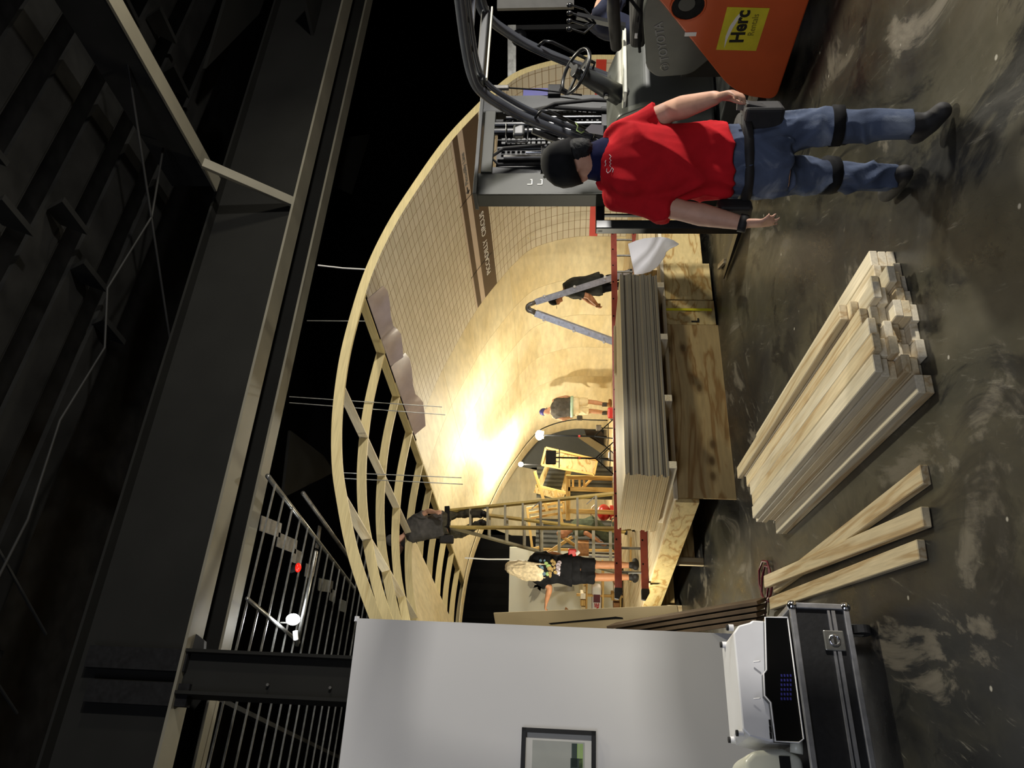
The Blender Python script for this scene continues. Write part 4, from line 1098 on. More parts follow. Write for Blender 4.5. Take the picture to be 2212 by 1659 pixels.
    MB().sphere(p + Z * .28, .17, 16, (1, 1, .8)).build('dome', 'tool_red', t, smooth=True)
    MB().tube([p + V((.17 * math.cos(a), -.05, .42 + .12 * math.sin(a))) for a in [i * math.pi / 7 for i in range(8)]], .012, 8).build('handle', 'chrome', t, smooth=True)
    MB().cyl(p + V((-.02, 0, .5)), p + V((-.02, .02, .9)), .03, 10).build('hose', 'print_white', t)
    # small clutter along the stage floor
    rnd = random.Random(12)
    items = (('tool_bag', 985, 16.2, 'chrome', 'shiny crumpled tool bundle under the black-headed work light', .11), ('paint_tin', 1035, 15.0, 'galvanised', 'dull metal tin on its side by the timber stand', .09),
             ('sanding_block', 901, 17.2, 'dull_steel', 'small dark wedge on the floor left of the man in shorts', .07), ('toolbox', 892, 16.6, 'tool_red', 'small red toolbox at the feet of the man in shorts', .12))
    for nm, y, D, mt, lab, r in items:
        p = PY(y, D, HS)
        o = MB().obox(p + Z * r * .8, V((r, 0, 0)), V((0, r * .6, 0)), Z * r * .8).build(nm, mt, bevel=r * .3, seg=2); tag(o, lab, 'tool')
    p = PY(925, 17.6, HS); t = thing('floor_fan', p, 'small grey square lamp on a low stand by the tunnel wall end', 'lamp')
    MB().obox(p + V((0, 0, .34)), V((.07, 0, 0)), V((0, .03, 0)), Z * .06).build('head', 'dull_steel', t, bevel=.015)
    MB().cyl(p, p + Z * .3, .012, 8).build('stem', 'matte_black', t)
    for i, (a, lab) in enumerate((((3.3, 9.9, 3.9, 9.7), 'short offcut lying on the stage left of the red ladder end'), ((4.4, 8.6, 4.75, 8.45), 'short thin offcut on the stage near the stack left end'), ((3.8, 11.8, 4.4, 11.5), 'flat board scrap on the stage by the long-haired person'))):
        tag(board('wood_offcut', S(a[0], a[1], HS + .012), S(a[2], a[3], HS + .012), .08, .022, 'pine_yellow'), lab, 'offcut')
back()
# ------------------------------------------------------------------ fork lift truck
KF = V((-.40, .9165, 0)).normalized(); KR = V((KF.y, -KF.x, 0)); KP = V((2.41, 4.89, 0))
def K(a, b, z): return KP + KF * a + KR * b + Z * z
def kbox(mb, a0, a1, b0, b1, z0, z1):
    return mb.obox(K((a0 + a1) / 2, (b0 + b1) / 2, (z0 + z1) / 2), KF * (a1 - a0) / 2, KR * (b1 - b0) / 2, Z * (z1 - z0) / 2)
def kb(*a): return kbox(MB(), *a)
def arcpts(pts, r=.03, n=5):
    """round the corners of a polygon given as 2-d points"""
    out = []; m_ = len(pts)
    for i in range(m_):
        p0, p, p1 = V(pts[i - 1]), V(pts[i]), V(pts[(i + 1) % m_])
        a = (p0 - p); b = (p1 - p); ra = min(r, a.length * .4, b.length * .4); a.normalize(); b.normalize()
        s, e = p + a * ra, p + b * ra
        for k in range(n + 1):
            t = k / n; q = s * (1 - t) ** 2 + p * 2 * t * (1 - t) + e * t * t; out.append((q.x, q.y))
    return out
def truck():
    t = thing('forklift', K(.8, .58, 0), 'orange and dark grey forklift truck parked at the right behind the man in red', 'forklift')
    B = lambda mb, n, m_, **k: mb.build(n, m_, t, **k)
    # orange side bodies and counterweight
    side = [(-1.25, 1.10), (-.5, 1.30), (-.2, 1.22), (-.03, 1.05), (.69, .49), (.80, .34), (.84, .12), (-.95, .12), (-1.25, .3)]
    pr = arcpts(side, .08)
    for b0, b1 in ((0, .14), (1.02, 1.16)):
        o = MB().prism(pr, K(0, (b0 + b1) / 2, 0), KF, Z, KR * (b1 - b0) / 2).build('side_body', 'orange_paint', t, bevel=.012, seg=3)
    cw = arcpts([(-1.3, 1.12), (-.5, 1.22), (-.35, .3), (-1.0, .14), (-1.3, .35)], .12)
    MB().prism(cw, K(0, .58, 0), KF, Z, KR * .44).build('counterweight', 'orange_paint', t, bevel=.02)
    B(kb(-.35, .75, .14, 1.02, .2, .80), 'chassis', 'truck_black')
    B(kb(.7, 1.75, .06, 1.10, .30, .46), 'floor_plate', 'truck_dark', bevel=.01)
    B(kb(.86, 1.25, .02, .10, .18, .22), 'step', 'truck_dark')
    # recess with cap
    MB().cyl(K(.02, -.004, .86), K(.02, .03, .86), .105, 28).build('recess', 'matte_black', t)
    MB().tube([K(.02 + .108 * math.cos(i * .3142), -.004, .86 + .108 * math.sin(i * .3142)) for i in range(20)], .007, 6, closed=True).build('recess_ring', 'orange_paint', t, smooth=True)
    MB().cyl(K(.0, -.012, .87), K(.0, -.004, .87), .055, 16).build('filler_cap', 'truck_dark', t, bevel=.004)
    # sign
    def sp(a, z): return K(a, -.004, z)
    s = poly_plate('rental_sticker', [sp(.035, .615), sp(.05, .35), sp(.385, .36), sp(.37, .625)], 'sticker_yellow', KR * .003, t)
    text_mesh('sticker_lettering', 'Herc', .125, 'print_black', K(.315, -.0045, .463), -KF * 1 + Z * .02, Z, s, bold=.004)
    text_mesh('sticker_lettering', 'Rentals', .058, 'letter_olive', K(.26, -.0045, .405), -KF, Z, s)
    sw = [(.36, .575), (.27, .565), (.19, .548), (.12, .525), (.075, .512), (.07, .520), (.11, .545), (.18, .572), (.26, .583)]
    poly_plate('sticker_swoosh', [K(a, -.005, z) for a, z in sw], 'print_white', KR * .001, s)
    kb(.225, .255, -.004, 0.0, .775, .85).build('small_label', 'print_white', t)
    # grey side panel with the maker's name
    gp = arcpts([(-.05, 1.10), (.14, 1.13), (.62, 1.06), (.70, .98), (.68, .74), (.5, .60), (0, .95)], .06)
    p = MB().prism(gp, K(0, .13, 0), KF, Z, KR * .04).build('hood_panel', 'truck_grey', t, bevel=.012, seg=3)
    d = (K(.27, .086, .995) - K(.6, .086, .915)).normalized(); up = KR.cross(d).normalized()
    if up.z < 0: up = -up
    text_mesh('maker_lettering', 'TOYOTA', .082, 'print_grey', K(.545, .0885, .915), d, up, p, bold=.001)
    c = K(.60, .0885, .935)
    for (rx, rz, oz) in ((.034, .030, 0), (.013, .028, 0), (.026, .011, .012)):
        MB().tube([c + d * rx * math.cos(i * math.pi / 9) + up * (rz * math.sin(i * math.pi / 9) + oz) for i in range(18)], .0022, 5, closed=True).build('maker_emblem', 'galvanised', p, smooth=True)
    B(kb(-.1, .68, .17, 1.0, .78, 1.06), 'engine_hood', 'truck_dark', bevel=.02)
    # seat
    sm = MB(); kbox(sm, .18, .68, .34, .80, 1.06, 1.17); B(sm, 'seat_cushion', 'leather_black', bevel=.035, seg=3)
    MB().bar(K(.2, .57, 1.12), K(.06, .57, 1.62), .46, .12, up=KF).build('seat_back', 'leather_black', t, bevel=.04, seg=3)
    for b in (.30, .84): MB().tube([K(.10, b, 1.32), K(.3, b, 1.31), K(.62, b, 1.27)], [.035, .045, .04], 12).build('armrest', 'leather_black', t, smooth=True)
    MB().obox(K(.50, .28, 1.13), KF * .022, KR * .004, Z * .02).build('belt_buckle', 'print_white', t, bevel=.004)
    MB().tube([K(.12, .27, 1.25), K(.3, .26, 1.12), K(.5, .27, 1.12), K(.66, .3, 1.1)], .012, 6).build('seat_belt', 'matte_black', t)
    # dash and steering
    B(MB().prism(arcpts([(1.15, .46), (1.55, .46), (1.66, 1.28), (1.52, 1.30), (1.24, 1.22), (1.12, 1.0)], .05), K(0, .6, 0), KF, Z, KR * .36), 'dash_cowl', 'truck_grey', bevel=.015)
    B(kb(1.05, 1.30, .3, .98, 1.16, 1.19), 'dash_edge', 'cream_plastic', bevel=.008)
    col0, col1 = K(1.30, .45, 1.12), K(.98, .45, 1.56)
    B(MB().tube([col0, col0.lerp(col1, .5), col0.lerp(col1, .86), col1], [.085, .075, .06, .03], 16), 'column_housing', 'truck_dark', smooth=True)
    ax = (col1 - col0).normalized(); u = KR.copy(); w = ax.cross(u).normalized()
    wheel = B(MB().tube([col1 + (u * math.cos(i * math.pi / 16) + w * math.sin(i * math.pi / 16)) * .175 for i in range(32)], .015, 8, closed=True), 'steering_wheel', 'truck_black', smooth=True)
    for k in range(3):
        a = k * 2.094 + .5; MB().bar(col1 - ax * .02, col1 + (u * math.cos(a) + w * math.sin(a)) * .17, .03, .014, up=ax).build('spoke', 'truck_black', wheel)
    MB().cyl(col1 - ax * .03, col1 + ax * .02, .05, 16).build('hub', 'truck_black', wheel, bevel=.005)
    q = col1 + (u * math.cos(2.4) + w * math.sin(2.4)) * .17; MB().cyl(q, q + ax * .06, .022, 12).build('spinner_knob', 'truck_black', wheel)
    MB().cyl(col0.lerp(col1, .45) - KR * .05, col0.lerp(col1, .45) - KR * .10, .022, 12).build('switch_knob', 'truck_black', t, bevel=.004)
    lv = B(MB().bar(K(.95, .88, 1.18), K(.84, .88, 1.56), .04, .04, up=KR), 'lever_stem', 'truck_black')
    for k in range(4):
        b = .74 + k * .085; MB().tube([K(.90, .88, 1.40), K(.88, b, 1.50), K(.84, b, 1.60)], .008, 8).build('lever', 'truck_black', lv)
        MB().sphere(K(.84, b, 1.615), .021, 10, (1, 1, 1.2)).build('lever_knob', 'truck_black', lv, smooth=True)
    # overhead guard
    for b, io in ((.20, 1), (.98, -1)):
        path = [(-.95, 1.0), (-.98, 1.6), (-.92, 2.1), (-.78, 2.27), (-.5, 2.30), (.0, 2.33), (.55, 2.34), (.82, 2.315), (.95, 2.25), (1.06, 2.14), (1.19, 1.98), (1.35, 1.71), (1.52, 1.38), (1.60, 1.15), (1.63, .46)]
        pts = cr_spline(path, 4)
        g = MB().tube([K(p.x, b, p.y) for p in pts], .040, 12).build('guard_pillar', 'guard_tube', t, smooth=True)
        MB().tube([K(p.x - .02, b + .055 * io, p.y - .045) for p in pts[14:-4]], .022, 10).build('guard_rib', 'guard_tube', g, smooth=True)
        MB().tube([K(1.24, b, 1.90), K(1.15, b + .02 * io, 1.82), K(1.16, b + .02 * io, 1.76), K(1.40, b + .01 * io, 1.40), K(1.48, b, 1.42)], .013, 8).build('grab_handle', 'truck_black', g, smooth=True)
    for a in (-.7, -.45, -.2, .05, .3, .55): MB().bar(K(a, .2, 2.325), K(a, .98, 2.325), .05, .03).build('roof_bar', 'guard_tube', t)
    MB().bar(K(.86, .2, 2.28), K(.86, .98, 2.28), .10, .06).build('roof_header', 'truck_dark', t, bevel=.01)
    MB().bar(K(.82, .22, 2.225), K(.82, .96, 2.225), .03, .012).build('header_trim', 'cream_plastic', t)
    MB().bar(K(1.31, .16, 1.90), K(1.44, .12, 1.62), .014, .05, up=KR).build('pillar_sticker', 'galvanised', t)
    # mirror / work lamp on the left pillar
    m_ = MB().obox(K(1.24, .09, 2.00), KF * .03, KR * .055, Z * .045).build('side_lamp', 'truck_dark', t, bevel=.018, seg=3)
    MB().tube([K(1.22, .15, 2.1), K(1.26, .0, 2.1), K(1.26, -.0, 1.93), K(1.24, .14, 1.93)], .008, 8).build('lamp_bracket', 'truck_black', m_, smooth=True)
    # mast
    for b0, b1, mt in ((.10, .33, 'mast_olive'), (1.04, 1.24, 'truck_dark')):
        o = MB(); kbox(o, 2.04, 2.06, b0, b1, .10, 2.42); kbox(o, 2.04, 2.22, b0, b0 + .02, .10, 2.42); kbox(o, 2.20, 2.22, b0, b1, .10, 2.42)
        B(o, 'outer_channel', mt, bevel=.003)
    for b0, b1 in ((.36, .44), (.92, 1.0)):
        o = MB(); kbox(o, 2.09, 2.11, b0, b1, .10, 2.36); kbox(o, 2.09, 2.22, b0, b0 + .02, .10, 2.36); B(o, 'inner_channel', 'truck_black')
    B(kb(2.0, 2.24, .08, 1.26, 2.42, 2.455), 'top_plate', 'truck_dark', bevel=.004)
    B(kb(2.02, 2.08, .33, 1.04, 2.30, 2.40), 'cross_tie', 'mast_olive', bevel=.004)
    B(kb(2.0, 2.05, .30, 1.06, 1.20, 1.32), 'cross_tie', 'truck_black', bevel=.004)
    B(kb(1.98, 2.05, .30, 1.06, .38, .56), 'cross_tie', 'truck_black', bevel=.004)
    B(kb(2.13, 2.15, .44, .92, .3, 2.28), 'mast_shroud', 'truck_black')
    for b, r, mt, z1 in ((.50, .024, 'dull_steel', 2.2), (.555, .012, 'chrome', 2.0), (.60, .018, 'truck_dark', 2.26), (.80, .034, 'truck_black', 2.3), (.88, .028, 'truck_black', 2.3), (.96, .018, 'truck_black', 2.2)):
        B(MB().cyl(K(2.03, b, .2), K(2.03, b, z1), r, 12), 'lift_cylinder' if r > .03 or mt == 'chrome' else 'mast_hose', mt, smooth=False)
    for b in (.66, .70, 1.02):
        ch = MB()
        for i in range(40): kbox(ch, 2.02, 2.035, b - .012, b + .012, .4 + i * .046, .4 + i * .046 + (.034 if i % 2 else .026))
        B(ch, 'lift_chain', 'truck_dark')
    B(MB().tube([K(2.0, .62, 1.4), K(1.99, .60, 1.9), K(2.0, .58, 2.2), K(2.05, .52, 2.32), K(2.08, .46, 2.25), K(2.05, .44, 1.8)], .016, 8), 'mast_hose', 'rubber_black', smooth=True)
    B(MB().tube([K(2.0, .98, .9), K(1.98, 1.0, 1.4), K(1.99, 1.05, 1.8), K(2.02, 1.0, 2.1), K(2.06, .92, 2.2)], .02, 8), 'mast_hose', 'rubber_black', smooth=True)
    B(MB().tube([K(1.98, 1.08, .8), K(1.96, 1.10, 1.4), K(1.96, 1.06, 1.75), K(1.99, 1.0, 1.9)], .018, 8), 'mast_hose', 'rubber_black', smooth=True)
    o = B(kb(1.97, 2.03, .36, .58, 1.78, 1.86), 'valve_block', 'truck_black', bevel=.004)
    for b in (.34, .42, .5, .57): MB().cyl(K(1.965, b, 1.82), K(1.95, b, 1.82), .014, 10).build('fitting', 'chrome', o)
    B(kb(1.99, 2.04, .40, .48, 1.66, 1.72), 'fitting', 'chrome')
    B(MB().obox(K(2.1, 1.31, 1.93), KF * .01 + KR * .0, KR * .07, Z * .13), 'blue_plate', 'tool_blue')
    B(kb(2.0, 2.12, 1.22, 1.34, 1.70, 1.82), 'mast_sensor', 'truck_black', bevel=.006)
    B(MB().obox(K(2.0, 1.30, 2.29), KF * .02, KR * .022, Z * .10), 'mast_lamp', 'dull_steel', bevel=.008)
    B(MB().tube([K(2.0, 1.30, 2.2), K(2.0, 1.27, 1.9), K(2.0, 1.2, 1.5)], .008, 6), 'mast_cable', 'matte_black', smooth=True)
    # unreadable stencil strokes on the mast
    st = MB()
    for z in (1.93, 1.84):
        for a0, a1, z0, z1 in ((.20, .26, 0, .008), (.20, .208, 0, .045), (.252, .26, 0, .02)):
            kbox(st, 2.036, 2.04, a0, a1, z + z0, z + z1)
    st.build('stencil_mark', 'print_white', t)
    # carriage, backrest, forks
    bk = B(kb(2.24, 2.33, -.12, -.03, .08, 1.36), 'backrest_post', 'truck_black', bevel=.008)
    B(kb(2.26, 2.31, 1.30, 1.35, .08, 1.36), 'backrest_post', 'truck_black', bevel=.008)
    B(kb(2.25, 2.32, -.12, 1.35, 1.28, 1.36), 'backrest_bar', 'truck_black', bevel=.02)
    for b in (.04, .22, .42, .62, .82, 1.02, 1.18): B(kb(2.27, 2.30, b, b + .018, .55, 1.32), 'backrest_bar', 'truck_black')
    for z in (.18, .52): B(kb(2.24, 2.29, -.06, 1.30, z, z + .08), 'carriage_bar', 'truck_black', bevel=.006)
    for b in (.0, 1.08):
        o = MB(); kbox(o, 2.32, 2.36, b, b + .12, .03, .60)
        n_ = [K(2.32, b, .02), K(2.32, b + .12, .02), K(3.33, b + .10, .02), K(3.33, b + .03, .02), K(2.32, b, .062), K(2.32, b + .12, .062), K(3.33, b + .10, .03), K(3.33, b + .03, .03)]
        o.add(n_, [(3, 2, 1, 0), (4, 5, 6, 7), (0, 1, 5, 4), (1, 2, 6, 5), (2, 3, 7, 6), (3, 0, 4, 7)]); B(o, 'fork', 'truck_black')
    # wheels
    for a, b0, b1, r in ((1.55, .03, .25, .34), (1.55, .92, 1.14, .34), (-.55, .15, .32, .26), (-.55, .84, 1.01, .26)):
        w_ = B(MB().cyl(K(a, b0, r), K(a, b1, r), r, 28), 'wheel', 'rubber_black', bevel=.02)
        MB().cyl(K(a, b0 - .005, r), K(a, b0 + .05, r), r * .5, 20).build('rim', 'truck_grey', w_)
    B(MB().prism(arcpts([(1.1, .5), (1.2, .78), (1.55, .86), (1.9, .78), (1.95, .5), (1.85, .5), (1.8, .68), (1.55, .76), (1.28, .68), (1.2, .5)], .03), K(0, .15, 0), KF, Z, KR * .13), 'mudguard', 'truck_dark')
    # papers tied to the dash
    a = PD(1268, 281, 5.75)
    def tg(x, y): return PD(x, y, 5.75)
    g = poly_plate('inspection_tag', [tg(1264, 280), tg(1273, 287), tg(1303, 292), tg(1304, 270), tg(1277, 268)], 'print_white', (0, .002, 0), t, label='white paper inspection tag')
    poly_plate('tag_end', [tg(1303, 291), tg(1310, 291), tg(1311, 271), tg(1304, 271)], 'green_dark', (0, .003, 0), g)
    MB().tube([tg(1244, 265), tg(1249, 272), tg(1246, 281), tg(1256, 287), tg(1262, 283)], .006, 6).build('green_tie', 'green_light', t, smooth=True)
truck()
# things behind the truck
o = MB().obox(PD(1157, -4, 8.6), V((.12, 0, 0)), V((0, .03, 0)), Z * .43).build('signboard', 'sign_grey'); tag(o, 'plain pale grey panel hanging behind the forklift at the right picture edge', 'panel')
t = thing('scaffold_arm', V((PD(1106, 58, 13).x, 13, 0)), 'grey horizontal beam with a hanging dark globe to the right of the tunnel', 'beam')
a, b = PD(1106, 56, 13), PD(1106, 190, 13)
MB().bar(a, b, .08, .14).build('beam', 'galvanised', t)
MB().bar(V((a.x, 13.1, 0)), a + V((0, .1, 0)), .08, .08, up=(1, 0, 0)).build('post', 'black_steel', t)
MB().sphere(PD(1122, 80, 12.9), .13, 14).build('globe', 'truck_black', t, smooth=True)
# ------------------------------------------------------------------ people
def rings_loft(mb, rings, n=16, pw=2.0):
    """closed loft with flat ends: rings = (centre, half width vector, half depth vector)"""
    vs = []
    for c, a, b in rings:
        for k in range(n):
            th = 2 * math.pi * k / n; ct, st = math.cos(th), math.sin(th)
            e = 2 / pw
            vs.append(V(c) + V(a) * (math.copysign(abs(ct) ** e, ct)) + V(b) * (math.copysign(abs(st) ** e, st)))
    m_ = len(rings); fs = [tuple(range(n - 1, -1, -1)), tuple((m_ - 1) * n + k for k in range(n))]
    for i in range(m_ - 1):
        for k in range(n):
            k2 = (k + 1) % n; fs.append((i * n + k, i * n + k2, (i + 1) * n + k2, (i + 1) * n + k))
    # keep the winding outward
    c0, c1 = V(rings[0][0]), V(rings[-1][0]); d = c1 - c0
    if V(rings[0][1]).cross(V(rings[0][2])).dot(d) < 0: fs = [tuple(reversed(f)) for f in fs]
    mb.add(vs, fs)
def limb(mb, pts, rs, n=14, caps=True):
    pts = [V(p) for p in pts]
    if caps:
        mb.sphere(pts[0], rs[0], 12); mb.sphere(pts[-1], rs[-1], 12)
    P2 = []; R2 = []
    for i in range(len(pts) - 1):
        for k in range(4):
            t = k / 4; P2.append(pts[i].lerp(pts[i + 1], t)); R2.append(rs[i] + (rs[i + 1] - rs[i]) * t)
    P2.append(pts[-1]); R2.append(rs[-1]); mb.tube(P2, R2, n)
def fuse(mb, name, mat, parent, voxel=.012, smooth=3, folds=0., fscale=9., seed=0, stretch=(1, 1, .6), label=None):
    """one continuous surface from overlapping solids"""
    me = bpy.data.meshes.new('tmp'); me.from_pydata([tuple(v) for v in mb.v], [], mb.f)
    ob = bpy.data.objects.new('tmp', me); COL.objects.link(ob)
    r = ob.modifiers.new('r', 'REMESH'); r.mode = 'VOXEL'; r.voxel_size = voxel
    if smooth:
        s = ob.modifiers.new('s', 'SMOOTH'); s.iterations = smooth; s.factor = .5
    dg = bpy.context.evaluated_depsgraph_get(); m2 = bpy.data.meshes.new_from_object(ob.evaluated_get(dg))
    vs = [v.co.copy() for v in m2.vertices]; ns = [v.normal.copy() for v in m2.vertices]
    if folds:
        for i, v in enumerate(vs):
            q = V((v.x * stretch[0], v.y * stretch[1], v.z * stretch[2])) * fscale + V((seed, seed * 2, 0))
            q += V((noise.noise(q * .5), noise.noise(q * .5 + V((9, 0, 0))), noise.noise(q * .5 + V((0, 9, 0))))) * 1.4
            f = max(0, 1 - abs(noise.noise(q)) * 3.2) ** 1.5; f2 = noise.noise(q * 2.3)
            vs[i] = v + ns[i] * folds * (f * 1.5 + f2 * .3 - .35)
    fs = [tuple(p.vertices) for p in m2.polygons]
    bpy.data.objects.remove(ob); bpy.data.meshes.remove(me); bpy.data.meshes.remove(m2)
    out = MB().add(vs, fs); return out.build(name, mat, parent, smooth=True, label=label)

def hand(mb, wrist, fdir, pdir, k=1.0, curl=.5, side=1, spread=.22, fingers=None, thin=1.0):
    """palm, four unequal fingers and a thumb. fdir: direction of the fingers, pdir: where the palm faces"""
    f = V(fdir).normalized(); p = V(pdir); p = (p - f * p.dot(f)).normalized(); w = f.cross(p) * side
    c = V(wrist)
    rings_loft(mb, [(c, w * .026 * k, p * .018 * k), (c + f * .03 * k, w * .036 * k, p * .017 * k), (c + f * .07 * k, w * .042 * k, p * .015 * k), (c + f * .095 * k, w * .040 * k, p * .012 * k)], 12, 2.6)
    L = (.062, .072, .068, .052); 
    for i in range(4):
        o = (i - 1.5) * .0205 * k; base = c + f * (.088 - abs(i - 1.2) * .004) * k + w * o
        d = (f + w * (i - 1.5) * -spread * .0 + w * (i - 1.5) * spread * .45).normalized(); cu = curl if fingers is None else fingers[i]
        pts = [base]; ang = 0
        for s in range(3):
            ang += cu * (.55, .8, .6)[s]; dd = d * math.cos(ang) + p * math.sin(ang); pts.append(pts[-1] + dd * L[i] * (.48, .32, .24)[s] * 1.0 * k)
        limb(mb, pts, [.0092 * k * thin, .0088 * k * thin, .0080 * k * thin, .0068 * k * thin], 10)
    b = c + f * .022 * k - w * .03 * k
    td = (f * .72 - w * .62 + p * .35).normalized()
    limb(mb, [b, b + td * .035 * k, b + td * .062 * k + p * .006 * k, b + (td * .085 + f * .012) * k + p * .012 * k], [.015 * k, .012 * k, .0105 * k, .008 * k], 10)

def head(mb, c, fw, up, k=1.0, ear=True):
    """skull, jaw, nose, brow, lips, ears. c: centre of the head"""
    f = V(fw).normalized(); u = V(up); u = (u - f * u.dot(f)).normalized(); r = f.cross(u); c = V(c)
    rg = []
    for z, a, b, o in ((-.118, .026, .028, .052), (-.105, .042, .05, .036), (-.08, .054, .068, .018), (-.045, .064, .084, .004), (-.01, .071, .092, 0), (.03, .075, .096, -.004), (.065, .070, .088, -.008), (.095, .052, .066, -.010), (.113, .026, .034, -.012)):
        rg.append((c + u * z * k + f * o * k, r * a * k, f * b * k))
    rings_loft(mb, rg, 20)
    limb(mb, [c + u * .02 * k + f * .088 * k, c - u * .012 * k + f * .105 * k, c - u * .03 * k + f * .104 * k], [.009 * k, .012 * k, .014 * k], 8)
    for s in (-1, 1):
        limb(mb, [c + u * .03 * k + f * .082 * k + r * s * .045 * k, c + u * .034 * k + f * .09 * k + r * s * .018 * k], [.008 * k, .009 * k], 8)
        limb(mb, [c - u * .02 * k + f * .066 * k + r * s * .045 * k, c - u * .035 * k + f * .072 * k + r * s * .035 * k], [.018 * k, .018 * k], 8)
        if ear:
            e = c + r * s * .076 * k - f * .006 * k
            limb(mb, [e + u * .026 * k - f * .008 * k, e + u * .012 * k - f * .018 * k + r * s * .006 * k, e - u * .012 * k - f * .012 * k + r * s * .004 * k, e - u * .028 * k], [.008 * k, .009 * k, .008 * k, .006 * k], 8)
    limb(mb, [c - u * .055 * k + f * .083 * k - r * .018 * k, c - u * .055 * k + f * .092 * k, c - u * .055 * k + f * .083 * k + r * .018 * k], [.006 * k, .007 * k, .006 * k], 8)
    limb(mb, [c - u * .067 * k + f * .080 * k - r * .014 * k, c - u * .067 * k + f * .087 * k, c - u * .067 * k + f * .080 * k + r * .014 * k], [.006 * k, .007 * k, .006 * k], 8)
    limb(mb, [c - u * .098 * k + f * .07 * k, c - u * .1 * k + f * .072 * k], [.018 * k, .018 * k], 8)
    return f, u, r
def eyes(t, c, f, u, r, k=1.0):
    for s in (-1, 1):
        e = V(c) + f * .080 * k + u * .006 * k + r * s * .031 * k
        o = MB().sphere(e, .0115 * k, 10).build('eye', 'print_white', t, smooth=True)
        MB().sphere(e + f * .008 * k, .006 * k, 8).build('iris', 'print_black', o, smooth=True)

